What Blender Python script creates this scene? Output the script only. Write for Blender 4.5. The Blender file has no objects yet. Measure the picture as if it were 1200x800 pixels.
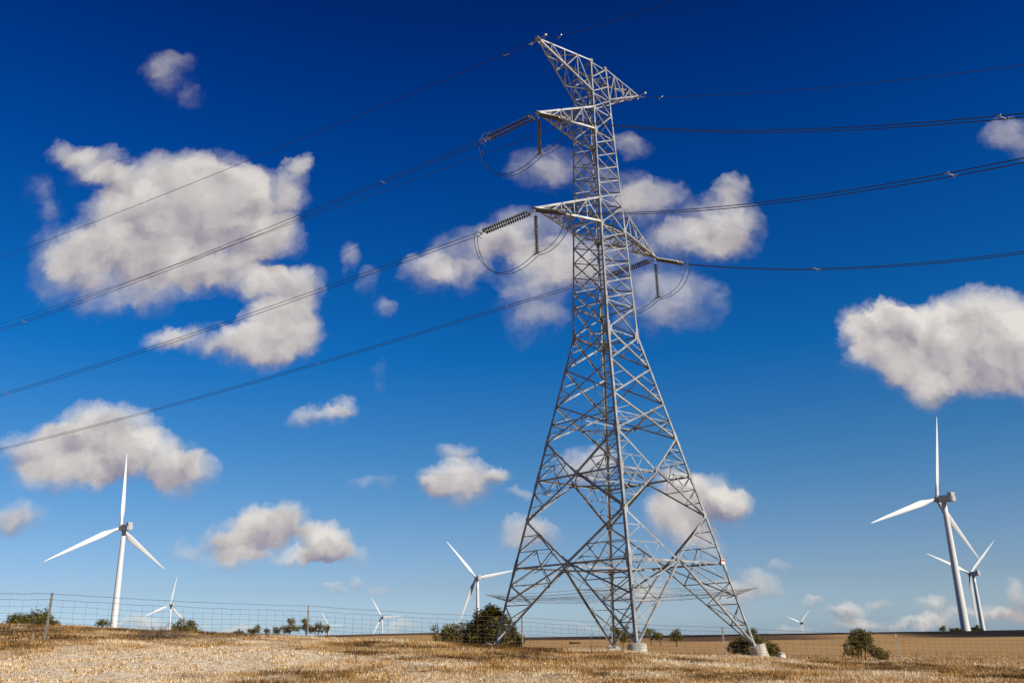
import bpy, bmesh, math, random
import numpy as np
from math import radians, sin, cos, pi, sqrt, atan2
from mathutils import Vector, Matrix

random.seed(7); rng = np.random.default_rng(11)
scene = bpy.context.scene
C = scene.collection

# ------------------------------------------------------------------ camera
# eye height is z = 0, about 1.6 m over the grass; y points away from the viewer, x to the right; metres
cam_d = bpy.data.cameras.new('camera'); cam = bpy.data.objects.new('camera', cam_d); C.objects.link(cam)
cam_d.sensor_width = 36.0; cam_d.lens = 31.515; cam_d.clip_start = 0.1; cam_d.clip_end = 20000
RT = Vector((0.9997005, 0.0076280, -0.0232510)); UP = Vector((0.0244703, -0.3116299, 0.9498894)); FW = Vector((0, 0.9501729, 0.3117233))
m = Matrix((RT, UP, -FW)).transposed().to_4x4()
cam.matrix_world = m
scene.camera = cam
scene.render.resolution_x = 1024; scene.render.resolution_y = 682

# ------------------------------------------------------------------ sun, sky, exposure
SUN_AZ = radians(127.0); SUN_EL = radians(30.0)
sd = Vector((sin(SUN_AZ)*cos(SUN_EL), cos(SUN_AZ)*cos(SUN_EL), sin(SUN_EL)))
sun_d = bpy.data.lights.new('sun', 'SUN'); sun = bpy.data.objects.new('sun', sun_d); C.objects.link(sun)
sun_d.energy = 5.0; sun_d.angle = radians(0.5); sun_d.color = (1.0, 0.93, 0.82)
sun.rotation_euler = sd.to_track_quat('Z', 'Y').to_euler(); sun.location = (60, -60, 80)
scene.view_settings.view_transform = 'Standard'; scene.view_settings.look = 'None'
scene.view_settings.exposure = 0.0; scene.view_settings.gamma = 1.0
scene.view_settings.use_curve_mapping = False

world = bpy.data.worlds.new('World'); scene.world = world; world.use_nodes = True
world.cycles.sampling_method = 'MANUAL'; world.cycles.sample_map_resolution = 256
wt = world.node_tree; wt.nodes.clear()
class NB:
    """small node-building helper"""
    def __init__(s, t): s.t = t
    def n(s, ty, **kw):
        nd = s.t.nodes.new(ty)
        for k, v in kw.items(): setattr(nd, k, v)
        return nd
    def put(s, sock, v):
        if isinstance(v, bpy.types.NodeSocket): s.t.links.new(v, sock)
        else: sock.default_value = v
    def m(s, op, a, b=None, c=None, clamp=False):
        nd = s.n('ShaderNodeMath', operation=op, use_clamp=clamp)
        s.put(nd.inputs[0], a)
        if b is not None: s.put(nd.inputs[1], b)
        if c is not None: s.put(nd.inputs[2], c)
        return nd.outputs[0]
    def v(s, op, a, b=None, c=None):
        nd = s.n('ShaderNodeVectorMath', operation=op)
        s.put(nd.inputs[0], a)
        if b is not None: s.put(nd.inputs[1], b)
        if c is not None: s.put(nd.inputs[2], c)
        return nd.outputs['Value'] if op in ('DOT_PRODUCT', 'LENGTH') else nd.outputs[0]
    def noise(s, vec, scale, detail=4, rough=0.55, lac=2.0, dist=0.0, dim='3D'):
        nd = s.n('ShaderNodeTexNoise', noise_dimensions=dim)
        if vec is not None: s.put(nd.inputs['Vector'], vec)
        nd.inputs['Scale'].default_value = scale; nd.inputs['Detail'].default_value = detail
        nd.inputs['Roughness'].default_value = rough; nd.inputs['Lacunarity'].default_value = lac
        nd.inputs['Distortion'].default_value = dist
        return nd
    def ramp(s, f, stops, interp='LINEAR'):
        nd = s.n('ShaderNodeValToRGB'); nd.color_ramp.interpolation = interp
        e = nd.color_ramp.elements
        while len(e) < len(stops): e.new(0.5)
        for el, (p, c) in zip(e, stops):
            el.position = p; el.color = (c, c, c, 1) if isinstance(c, (int, float)) else (*c, 1)
        s.put(nd.inputs[0], f); return nd.outputs[0]
    def mix(s, f, a, b, mode='MIX'):
        nd = s.n('ShaderNodeMix', data_type='RGBA', blend_type=mode)
        s.put(nd.inputs[0], f)
        for sk, v in ((nd.inputs[6], a), (nd.inputs[7], b)):
            if isinstance(v, tuple): v = (*v[:3], 1)
            s.put(sk, v)
        return nd.outputs[2]
    def smooth(s, x, lo, hi):
        nd = s.n('ShaderNodeMapRange', interpolation_type='SMOOTHSTEP')
        s.put(nd.inputs[0], x); nd.inputs[1].default_value = lo; nd.inputs[2].default_value = hi
        return nd.outputs[0]

w = NB(wt)
sky = w.n('ShaderNodeTexSky', sky_type='NISHITA', sun_disc=False)
sky.sun_elevation = SUN_EL; sky.sun_rotation = SUN_AZ
sky.altitude = 300; sky.air_density = 1.0; sky.dust_density = 0.6; sky.ozone_density = 2.0
dirv = w.n('ShaderNodeTexCoord').outputs['Generated']
sep = w.n('ShaderNodeSeparateXYZ'); w.put(sep.inputs[0], dirv)
# deepen the sky towards the zenith, as a polarising filter does
elev = w.m('MULTIPLY', sep.outputs[2], 1.0)
tint = w.ramp(elev, [(0.0, (0.68, 0.95, 1.55)), (0.05, (0.56, 0.70, 1.02)), (0.112, (0.43, 0.64, 0.91)), (0.194, (0.215, 0.585, 0.915)), (0.293, (0.035, 0.50, 1.0)), (0.482, (0.0, 0.297, 0.875)), (0.559, (0.0, 0.21, 0.75)), (0.62, (0.0, 0.156, 0.62)), (1.0, (0.01, 0.13, 0.5))])
skyc = w.mix(1.0, sky.outputs[0], tint, 'MULTIPLY')
# sky behind the camera turned down to cut ambient light on shaded steel
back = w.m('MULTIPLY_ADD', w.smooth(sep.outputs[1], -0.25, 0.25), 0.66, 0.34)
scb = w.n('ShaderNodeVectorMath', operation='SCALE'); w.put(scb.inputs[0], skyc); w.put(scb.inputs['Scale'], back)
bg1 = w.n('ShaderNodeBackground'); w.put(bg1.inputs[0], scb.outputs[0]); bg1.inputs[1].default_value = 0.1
# clouds: soft masses at fixed headings and heights over the horizon, frayed by noise
ysafe = w.m('MAXIMUM', sep.outputs[1], 0.02)
U = w.m('DIVIDE', sep.outputs[0], ysafe); V = w.m('DIVIDE', sep.outputs[2], ysafe)
cmb = w.n('ShaderNodeCombineXYZ'); w.put(cmb.inputs[0], U); w.put(cmb.inputs[1], V)
P0 = cmb.outputs[0]
def centred(nd, amp):
    a = w.v('SUBTRACT', nd.outputs['Color'], (0.5, 0.5, 0.5)); return w.v('MULTIPLY', a, (amp, amp, 0))
W1 = centred(w.noise(P0, 9, 3, 0.5), 0.040)
W2 = centred(w.noise(P0, 30, 5, 0.65), 0.034)
P1 = w.v('ADD', w.v('ADD', P0, W1), W2)
BLOBS = [(-0.4259, 0.5349, 0.0703, 0.0555, 1),
  (-0.4687, 0.4893, 0.0632, 0.0517, 1),
  (-0.3717, 0.5216, 0.0658, 0.0623, 1),
  (-0.3178, 0.5085, 0.055, 0.0522, 0.95),
  (-0.519, 0.5746, 0.0431, 0.0294, 0.72),
  (-0.4971, 0.5523, 0.0322, 0.0241, 0.6),
  (-0.5558, 0.5926, 0.0325, 0.0197, 0.6),
  (-0.2663, 0.5341, 0.0192, 0.0408, 0.5),
  (-0.2605, 0.5662, 0.015, 0.0194, 0.45),
  (-0.2907, 0.4616, 0.0417, 0.0368, 0.7),
  (-0.3925, 0.4587, 0.0938, 0.0461, 0.8),
  (-0.4956, 0.4501, 0.0625, 0.0412, 0.55),
  (-0.5343, 0.4287, 0.0497, 0.0407, 0.42),
  (-0.4793, 0.3997, 0.0718, 0.0288, 0.38),
  (-0.4091, 0.4143, 0.0638, 0.0381, 0.5),
  (-0.338, 0.4258, 0.062, 0.027, 0.45),
  (-0.5443, 0.465, 0.0418, 0.0346, 0.4),
  (-0.2743, 0.3943, 0.0491, 0.0354, 0.68),
  (-0.306, 0.4094, 0.0411, 0.0223, 0.4),
  (-0.2547, 0.4103, 0.0349, 0.0223, 0.42),
  (-0.2767, 0.3479, 0.0525, 0.0388, 0.9),
  (-0.3105, 0.3255, 0.0501, 0.0276, 0.7),
  (-0.3765, 0.3357, 0.0463, 0.0213, 0.55),
  (-0.4071, 0.3407, 0.0302, 0.0171, 0.4),
  (-0.25, 0.3579, 0.0304, 0.0325, 0.5),
  (-0.3599, 0.378, 0.0346, 0.0131, -0.8),
  (-0.285, 0.4355, 0.029, 0.0067, -0.35),
  (-0.3539, 0.3425, 0.0101, 0.0107, -0.25),
  (-0.5861, 0.5393, 0.0235, 0.0264, 0.2),
  (-0.566, 0.5093, 0.0212, 0.0188, 0.2),
  (-0.433, 0.6998, 0.0335, 0.0367, 0.4),
  (-0.4519, 0.7225, 0.0269, 0.0212, 0.22),
  (-0.4088, 0.6658, 0.0177, 0.0179, 0.2),
  (-0.4748, 0.2347, 0.0645, 0.0322, 1),
  (-0.5256, 0.2142, 0.0583, 0.0318, 0.95),
  (-0.4369, 0.2003, 0.0773, 0.0335, 1),
  (-0.3727, 0.1842, 0.0423, 0.0253, 0.85),
  (-0.4975, 0.1844, 0.0577, 0.0234, 0.7),
  (-0.5549, 0.1383, 0.038, 0.0227, 0.8),
  (-0.2702, 0.1221, 0.0433, 0.0225, 1),
  (-0.2909, 0.1087, 0.0469, 0.0204, 0.8),
  (-0.328, 0.1041, 0.0281, 0.0129, 0.5),
  (-0.3603, 0.0994, 0.0225, 0.0129, 0.38),
  (-0.3082, 0.089, 0.0392, 0.011, 0.6),
  (-0.211, 0.1022, 0.0318, 0.0222, 1.1),
  (-0.1918, 0.0899, 0.0317, 0.0146, 0.6),
  (-0.229, 0.0872, 0.0373, 0.0109, 0.7),
  (-0.1901, 0.4442, 0.0156, 0.025, 0.6),
  (-0.1643, 0.4079, 0.0144, 0.0245, 0.4),
  (-0.1472, 0.3746, 0.0142, 0.0152, 0.55),
  (-0.2267, 0.2434, 0.0332, 0.0141, 0.6),
  (-0.1977, 0.2537, 0.0177, 0.0121, 0.5),
  (-0.061, 0.1641, 0.0496, 0.026, 0.95),
  (-0.0657, 0.1979, 0.0212, 0.0117, 0.6),
  (-0.0963, 0.1564, 0.0228, 0.0133, 0.55),
  (-0.017, 0.1716, 0.021, 0.0096, 0.45),
  (-0.161, 0.1599, 0.0248, 0.0115, 0.42),
  (-0.1495, 0.2902, 0.0139, 0.0228, 0.2),
  (-0.0388, 0.438, 0.0641, 0.0363, 0.55),
  (0.0187, 0.4591, 0.0582, 0.0391, 0.6),
  (-0.1008, 0.4195, 0.0309, 0.0292, 0.55),
  (-0.0597, 0.4106, 0.041, 0.02, 0.35),
  (0.0474, 0.3913, 0.0673, 0.0443, 0.5),
  (0.0257, 0.3486, 0.0403, 0.0258, 0.3),
  (0.048, 0.5541, 0.0534, 0.0315, 0.6),
  (0.0949, 0.4232, 0.0823, 0.0406, 0.55),
  (0.1588, 0.5801, 0.0236, 0.0171, 0.5),
  (0.1778, 0.5009, 0.0504, 0.0377, 0.65),
  (0.2651, 0.4776, 0.048, 0.0395, 0.8),
  (0.2228, 0.4479, 0.0683, 0.0296, 0.7),
  (0.2821, 0.5215, 0.0232, 0.019, 0.6),
  (0.1888, 0.3713, 0.0607, 0.0494, 0.55),
  (0.1315, 0.5197, 0.0423, 0.0357, 0.4),
  (0.5579, 0.337, 0.0799, 0.0407, 1),
  (0.4508, 0.3397, 0.026, 0.03, 0.9),
  (0.474, 0.3159, 0.0815, 0.0424, 1),
  (0.5792, 0.2923, 0.0789, 0.0481, 1),
  (0.4296, 0.3328, 0.042, 0.0363, 0.85),
  (0.5123, 0.2785, 0.0786, 0.0352, 0.7),
  (0.4745, 0.259, 0.0293, 0.0245, 0.5),
  (0.4352, 0.2908, 0.0474, 0.027, 0.7),
  (0.6394, 0.5815, 0.0364, 0.0295, 0.62),
  (0.0828, 0.1797, 0.0402, 0.0252, 0.7),
  (0.2033, 0.134, 0.0584, 0.036, 0.85),
  (0.1687, 0.1143, 0.0375, 0.0299, 0.65),
  (0.2334, 0.1332, 0.032, 0.0188, 0.6),
  (0.1847, 0.1609, 0.0323, 0.0211, 0.6),
  (0.0135, 0.1042, 0.0393, 0.0166, 0.75),
  (0.0054, 0.1501, 0.0209, 0.0095, 0.4),
  (0.2557, 0.0505, 0.0312, 0.0161, 0.62),
  (0.2223, 0.0379, 0.0274, 0.0142, 0.45),
  (0.1992, 0.0878, 0.0316, 0.0238, 0.4),
  (0.1442, 0.0354, 0.0329, 0.0141, 0.5),
  (0.1128, 0.045, 0.0458, 0.016, 0.4),
  (0.3432, 0.0184, 0.0236, 0.0096, 0.7),
  (0.3569, 0.0059, 0.0289, 0.0078, 0.65),
  (0.3848, 0.0227, 0.0182, 0.0079, 0.55),
  (0.409, 0.003, 0.0451, 0.0078, 0.6),
  (0.4433, 0.0178, 0.0181, 0.0105, 0.65),
  (0.477, 0.0031, 0.0496, 0.0104, 0.6),
  (0.5323, 0.0219, 0.0163, 0.0228, 0.7),
  (0.5217, 0.0004, 0.0324, 0.0103, 0.6),
  (0.3085, 0.0315, 0.0146, 0.0062, 0.45),
  (0.2812, 0.0723, 0.0166, 0.0063, 0.3),
  (-0.2955, 0.0151, 0.0291, 0.0078, 0.62),
  (-0.4894, 0.017, 0.0274, 0.007, 0.55),
  (-0.3986, 0.0184, 0.0365, 0.0078, 0.6),
  (-0.1924, 0.0539, 0.0147, 0.0053, 0.45),
  (-0.1677, 0.0605, 0.0092, 0.0108, 0.5),
  (-0.1481, 0.0485, 0.0138, 0.0062, 0.45),
  (-0.1254, 0.0111, 0.0182, 0.0069, 0.4),
  (-0.3347, 0.016, 0.0255, 0.007, 0.4),
  (0.2911, 0.0014, 0.0361, 0.0052, 0.4),
  (0.0468, 0.0045, 0.0543, 0.006, 0.3)]
accv = (0.0, 0.0, 0.001)          # (density, height moment, weight), summed one mass after the other
for (bu, bv, ru, rv, am) in BLOBS:
    ru *= 1.18; rv *= 1.18
    Pc = P1 if isinstance(accv, tuple) else w.v('MULTIPLY_ADD', accv, (1e-9, 1e-9, 0), P1)
    q = w.v('MULTIPLY_ADD', Pc, (1/ru, 1/rv, 0), (-bu/ru, -bv/rv, 0))
    wgt = w.m('SUBTRACT', 1.0, w.v('DOT_PRODUCT', q, q), clamp=True)
    wp = max(am, 0.0)
    t_ = w.v('MULTIPLY_ADD', q, (0, wp, 0), (am, 0, wp))
    sc_ = w.n('ShaderNodeVectorMath', operation='SCALE'); w.put(sc_.inputs[0], t_); w.put(sc_.inputs['Scale'], wgt)
    accv = w.v('ADD', sc_.outputs[0], accv)
sa = w.n('ShaderNodeSeparateXYZ'); w.put(sa.inputs[0], accv)
acc, accy, accw = sa.outputs
relh = w.m('DIVIDE', accy, accw)                    # -1 at a cloud's base, +1 at its top
nA = w.noise(P1, 20, 8, 0.6)
nB = w.noise(w.v('ADD', P1, (0.012, 0.018, 0)), 20, 3, 0.5)
nC = w.noise(P1, 20, 3, 0.5)
# billows: cell noise gives rounded cauliflower heads on the upper sides
vo = w.n('ShaderNodeTexVoronoi', voronoi_dimensions='2D', feature='SMOOTH_F1'); w.put(vo.inputs['Vector'], P1)
vo.inputs['Scale'].default_value = 26; vo.inputs['Smoothness'].default_value = 0.6
bil = vo.outputs['Distance']
rc = w.m('MINIMUM', w.m('MAXIMUM', relh, -0.8), 0.8)
acs = w.m('MULTIPLY', acc, w.m('MULTIPLY_ADD', rc, 0.55, 1.0))     # firm tops, dissolving bases
dens = w.m('ADD', acs, w.m('MULTIPLY', w.m('SUBTRACT', nA.outputs[0], 0.5), 1.15))
dens = w.m('SUBTRACT', dens, w.m('MULTIPLY', w.m('SUBTRACT', bil, 0.42), 0.45))
front = w.m('GREATER_THAN', sep.outputs[1], 0.05)
mask = w.m('MULTIPLY', front, w.smooth(acc, 0.0, 0.2))
alpha = w.m('MULTIPLY', w.m('MULTIPLY', w.smooth(dens, -0.05, 0.82), mask), w.m('MULTIPLY_ADD', w.smooth(acc, 0.2, 1.0), 0.57, 0.40))
relief = w.m('MULTIPLY', w.m('SUBTRACT', nC.outputs[0], nB.outputs[0]), 1.0)
lit = w.m('ADD', w.m('MULTIPLY_ADD', relh, 0.75, 0.62), relief)
lit = w.m('ADD', lit, w.m('MULTIPLY', w.m('SUBTRACT', nA.outputs[0], 0.5), 0.5))
lit = w.m('SUBTRACT', lit, w.m('MULTIPLY', w.m('SUBTRACT', bil, 0.35), 0.22), clamp=True)
ccol = w.ramp(lit, [(0.0, (0.26, 0.26, 0.36)), (0.25, (0.40, 0.37, 0.42)), (0.55, (0.60, 0.56, 0.55)), (0.8, (0.73, 0.69, 0.66)), (1.0, (0.88, 0.83, 0.77))])
# high clouds are seen against less air and look duller
ccol = w.mix(w.smooth(V, 0.35, 0.75), ccol, w.mix(0.28, ccol, (0.25, 0.25, 0.30)))
bg2 = w.n('ShaderNodeBackground'); w.put(bg2.inputs[0], ccol); bg2.inputs[1].default_value = 0.90
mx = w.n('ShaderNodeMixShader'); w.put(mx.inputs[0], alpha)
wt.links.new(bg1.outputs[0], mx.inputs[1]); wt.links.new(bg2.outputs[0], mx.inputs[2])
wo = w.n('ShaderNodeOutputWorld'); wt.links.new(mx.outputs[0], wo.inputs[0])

# ------------------------------------------------------------------ materials
def mat(name, base=(0.5, 0.5, 0.5), rough=0.6, metal=0.0, var=0.0, scale=3.0, bump=0.0, spec=0.5, dark=None):
    mt = bpy.data.materials.new(name); mt.use_nodes = True; t = mt.node_tree; b = t.nodes['Principled BSDF']
    k = NB(t)
    b.inputs['Roughness'].default_value = rough; b.inputs['Metallic'].default_value = metal
    b.inputs['Specular IOR Level'].default_value = spec
    if var > 0:
        co = k.n('ShaderNodeTexCoord').outputs['Object']
        nz = k.noise(co, scale, 5, 0.6)
        d2 = dark if dark else tuple(c*(1-var) for c in base)
        lt = tuple(min(1, c*(1+var*0.5)) for c in base)
        c = k.mix(k.smooth(nz.outputs[0], 0.3, 0.7), d2, lt); k.put(b.inputs['Base Color'], c)
        if bump > 0:
            bp = k.n('ShaderNodeBump'); bp.inputs['Strength'].default_value = bump; bp.inputs['Distance'].default_value = 0.02
            k.put(bp.inputs['Height'], k.noise(co, scale*6, 4, 0.6).outputs[0]); k.put(b.inputs['Normal'], bp.outputs[0])
    else:
        b.inputs['Base Color'].default_value = (*base, 1)
    return mt
M_STEEL = mat('galvanised_steel', (0.36, 0.375, 0.38), 0.42, 0.10, 0.38, 1.4)
M_CONC = mat('concrete', (0.52, 0.49, 0.43), 0.9, 0, 0.3, 2.2, 0.6)
M_WIRE = mat('weathered_cable', (0.035, 0.035, 0.035), 0.6, 0.2)
M_INS = mat('glazed_disc', (0.055, 0.050, 0.045), 0.25, 0.0, 0, 1, 0, 0.8)
M_FIT = mat('fitting_metal', (0.45, 0.45, 0.44), 0.4, 0.6)
M_TURB = mat('turbine_white', (0.78, 0.79, 0.80), 0.38, 0, 0.05, 0.12)
M_NAC = mat('nacelle_grey', (0.55, 0.56, 0.57), 0.5, 0, 0.1, 0.5)
M_POST = mat('galvanised_post', (0.36, 0.34, 0.30), 0.6, 0.3, 0.4, 6, 0.3)
M_FWIRE = mat('fence_wire', (0.16, 0.15, 0.14), 0.55, 0.5)
M_BARK = mat('bark', (0.13, 0.10, 0.075), 0.95, 0, 0.5, 4, 0.8)
M_TWIG = mat('dry_twig', (0.20, 0.14, 0.10), 0.95, 0, 0.4, 6)
M_STONE = mat('pale_stone', (0.72, 0.70, 0.66), 0.9, 0, 0.25, 5, 0.6)
M_LOG = mat('dark_timber', (0.06, 0.045, 0.035), 0.95, 0, 0.4, 1)
M_SIGN = mat('sign_white', (0.75, 0.72, 0.68), 0.5)
M_RED = mat('sign_red', (0.5, 0.12, 0.08), 0.5)

def tint_mat(name, stops, rough=0.7, trans=0.0, spec=0.2):
    """colour of each blade or leaf taken from its own random 'tint' value"""
    mt = bpy.data.materials.new(name); mt.use_nodes = True; t = mt.node_tree; b = t.nodes['Principled BSDF']; k = NB(t)
    at = k.n('ShaderNodeAttribute', attribute_name='tint')
    c = k.ramp(at.outputs['Fac'], stops)
    k.put(b.inputs['Base Color'], c); b.inputs['Roughness'].default_value = rough
    b.inputs['Specular IOR Level'].default_value = spec
    if trans > 0:
        tr = k.n('ShaderNodeBsdfTranslucent'); k.put(tr.inputs[0], c)
        mx_ = k.n('ShaderNodeMixShader'); mx_.inputs[0].default_value = trans
        t.links.new(b.outputs[0], mx_.inputs[1]); t.links.new(tr.outputs[0], mx_.inputs[2])
        t.links.new(mx_.outputs[0], t.nodes['Material Output'].inputs[0])
    return mt
M_LEAF = tint_mat('eucalypt_leaf', [(0, (0.035, 0.042, 0.008)), (0.5, (0.12, 0.112, 0.02)), (0.8, (0.24, 0.19, 0.04)), (1, (0.30, 0.22, 0.06))], 0.7, 0.15, 0.12)
M_GRASS = tint_mat('dry_grass_blade', [(0, (0.06, 0.030, 0.012)), (0.25, (0.26, 0.14, 0.045)), (0.5, (0.48, 0.26, 0.070)), (0.75, (0.68, 0.425, 0.15)), (1, (0.88, 0.75, 0.54))], 0.8, 0.2)

# ------------------------------------------------------------------ object helpers
def tag(o, label=None, cat=None, group=None, kind=None):
    if label: o['label'] = label
    if cat: o['category'] = cat
    if group: o['group'] = group
    if kind: o['kind'] = kind
    return o
def thing(name, label, cat, loc=(0, 0, 0), group=None):
    o = bpy.data.objects.new(name, None); C.objects.link(o); o.location = loc; o.empty_display_size = 0.3
    return tag(o, label, cat, group)
def link_mesh(name, me, mt, parent=None):
    if isinstance(mt, (list, tuple)):
        for x_ in mt: me.materials.append(x_)
    elif mt: me.materials.append(mt)
    o = bpy.data.objects.new(name, me); C.objects.link(o)
    if parent: o.parent = parent
    return o
def add(name, bm, mt, parent=None, smooth=False):
    me = bpy.data.meshes.new(name); bm.to_mesh(me); bm.free()
    if smooth:
        for p_ in me.polygons: p_.use_smooth = True
    return link_mesh(name, me, mt, parent)
def ngrid(name, verts, faces, mt, parent=None, tint=None, smooth=False):
    """numpy arrays of verts and equal-sided faces to a mesh object"""
    verts = np.asarray(verts, np.float32); faces = np.asarray(faces, np.int32); n, k = faces.shape
    me = bpy.data.meshes.new(name)
    me.vertices.add(len(verts)); me.vertices.foreach_set('co', verts.ravel())
    me.loops.add(n*k); me.loops.foreach_set('vertex_index', faces.ravel())
    me.polygons.add(n); me.polygons.foreach_set('loop_start', np.arange(0, n*k, k, dtype=np.int32))
    me.update(calc_edges=True)
    if tint is not None:
        at = me.attributes.new('tint', 'FLOAT', 'FACE'); at.data.foreach_set('value', np.asarray(tint, np.float32))
    if smooth: me.polygons.foreach_set('use_smooth', np.ones(n, bool))
    return link_mesh(name, me, mt, parent)
def V3(*a): return Vector(a)
def frame(d, hint=None):
    d = d.normalized(); h = hint if hint is not None and abs(d.dot(hint.normalized())) < 0.98 else (V3(0, 0, 1) if abs(d.z) < 0.95 else V3(1, 0, 0))
    e1 = (h - d*h.dot(d)).normalized(); return e1, d.cross(e1)
def angle_bar(bm, a, b, s, n1=None, n2=None, t=None):
    """steel angle from a to b; its two flanges of width s run along n1 and n2"""
    a = Vector(a); b = Vector(b); d = b-a
    if d.length < 1e-4: return
    e1, e2 = frame(d, n1)
    if n2 is not None and e2.dot(n2) < 0: e2 = -e2
    t = t or max(0.010, 0.09*s)
    prof = [(0, 0), (s, 0), (s, t), (t, t), (t, s), (0, s)]
    r0 = [bm.verts.new(a + e1*p_ + e2*q_) for p_, q_ in prof]; r1 = [bm.verts.new(b + e1*p_ + e2*q_) for p_, q_ in prof]
    for i in range(6):
        j = (i+1) % 6; bm.faces.new((r0[i], r0[j], r1[j], r1[i]))
    bm.faces.new((r0[0], r0[1], r0[2], r0[3])); bm.faces.new((r0[0], r0[3], r0[4], r0[5]))
    bm.faces.new((r1[3], r1[2], r1[1], r1[0])); bm.faces.new((r1[5], r1[4], r1[3], r1[0]))
def tube(bm, pts, r, seg=6, r_end=None, cap=True):
    pts = [Vector(p_) for p_ in pts]; rings = []; n = len(pts); e1p = None
    for i, p_ in enumerate(pts):
        d = (pts[min(i+1, n-1)] - pts[max(i-1, 0)])
        if d.length < 1e-7: d = V3(0, 0, 1)
        d.normalize()
        if e1p is None: e1, e2 = frame(d)
        else:
            e1 = (e1p - d*e1p.dot(d)).normalized(); e2 = d.cross(e1)
        e1p = e1
        rr = r if r_end is None else r + (r_end-r)*i/(n-1)
        rings.append([bm.verts.new(p_ + (e1*cos(2*pi*k/seg) + e2*sin(2*pi*k/seg))*rr) for k in range(seg)])
    for i in range(n-1):
        for k in range(seg):
            bm.faces.new((rings[i][k], rings[i][(k+1) % seg], rings[i+1][(k+1) % seg], rings[i+1][k]))
    if cap: bm.faces.new(rings[0][::-1]); bm.faces.new(rings[-1])
def lathe(bm, a, axis, prof, seg=12, e=None):
    """rings of (distance along axis, radius)"""
    axis = axis.normalized(); e1, e2 = frame(axis, e); rings = []
    for t_, r_ in prof: rings.append([bm.verts.new(a + axis*t_ + (e1*cos(2*pi*k/seg) + e2*sin(2*pi*k/seg))*max(r_, 1e-4)) for k in range(seg)])
    for i in range(len(rings)-1):
        for k in range(seg): bm.faces.new((rings[i][k], rings[i][(k+1) % seg], rings[i+1][(k+1) % seg], rings[i+1][k]))
    bm.faces.new(rings[0][::-1]); bm.faces.new(rings[-1])
def box(bm, c, sx, sy, sz, R=None, bevel=0.0):
    c = Vector(c); vs = []
    for x_ in (-.5, .5):
        for y_ in (-.5, .5):
            for z_ in (-.5, .5):
                v_ = V3(x_*sx, y_*sy, z_*sz); vs.append(bm.verts.new(c + (R @ v_ if R else v_)))
    fs = [bm.faces.new([vs[i] for i in f_]) for f_ in ((0,1,3,2),(4,6,7,5),(0,4,5,1),(2,3,7,6),(0,2,6,4),(1,5,7,3))]
    if bevel > 0:
        es = list({e_ for f_ in fs for e_ in f_.edges}); bmesh.ops.bevel(bm, geom=es, offset=bevel, segments=2, affect='EDGES')

# ------------------------------------------------------------------ value noise (numpy)
_tab = rng.random((256, 256))
def vnoise(x, y):
    x = np.asarray(x, float); y = np.asarray(y, float)
    xi = np.floor(x).astype(int); yi = np.floor(y).astype(int); fx = x-xi; fy = y-yi
    fx = fx*fx*(3-2*fx); fy = fy*fy*(3-2*fy); g = lambda a, b: _tab[a % 256, b % 256]
    return (g(xi, yi)*(1-fx)+g(xi+1, yi)*fx)*(1-fy) + (g(xi, yi+1)*(1-fx)+g(xi+1, yi+1)*fx)*fy
def fbm(x, y, o=4):
    s_ = 0; a = 0.5; t_ = 0
    for i in range(o): s_ = s_ + a*vnoise(x*2**i+i*17.3, y*2**i+i*9.1); t_ += a; a *= 0.5
    return s_/t_

# ------------------------------------------------------------------ ground
GY = np.array([-60, 0, 8, 20, 28, 35, 45, 60, 75, 100, 170, 260, 430, 505, 600, 700, 850, 1200, 2500, 9000], float)
GA = np.array([-1.7, -1.6, -1.42, -0.93, -0.62, -0.42, -0.58, -0.84, -1.05, -1.7, -2.6, -3.1, -3.3, -0.6, -1.6, -4.0, -12, -28, -48, -70], float)
GB = np.array([0, 0, -0.004, -0.028, -0.060, -0.066, -0.066, -0.069, -0.055, -0.045, -0.022, -0.012, -0.010, -0.0098, -0.0110, -0.012, -0.012, -0.008, -0.004, 0], float)
def hgt(x, y):
    x = np.asarray(x, float); y = np.asarray(y, float)
    lim = np.interp(y, [0, 100, 200, 500, 9000], [60, 70, 150, 500, 800])
    xe = lim*np.tanh(x/lim)
    xe = np.where((xe < 0) & (y > 100), xe*np.clip(1-(y-100)/300, 0, 1), xe)
    a = 0; b = 0
    for k, wt_ in ((-1, .25), (0, .5), (1, .25)):                 # soften the kinks between control distances
        yy = y + k*(1.6 + 0.03*np.abs(y)); a = a + wt_*np.interp(yy, GY, GA); b = b + wt_*np.interp(yy, GY, GB)
    near = np.clip(1-(y-60)/80, 0, 1)
    bump = (fbm(x*0.35+40, y*0.35+40, 4)-0.5)*0.22*near + (fbm(x*0.012+9, y*0.012+5, 3)-0.5)*1.2*np.clip((y-90)/200, 0, 1)*np.clip(1-(y-330)/150, 0, 1)
    sst = lambda q: np.clip(q, 0, 1)**2*(3-2*np.clip(q, 0, 1))
    rise_l = 3.6*sst((-x-6)/45)*sst((y-130)/60)*(1-sst((y-700)/300))
    return a + b*xe + bump + rise_l
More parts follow.
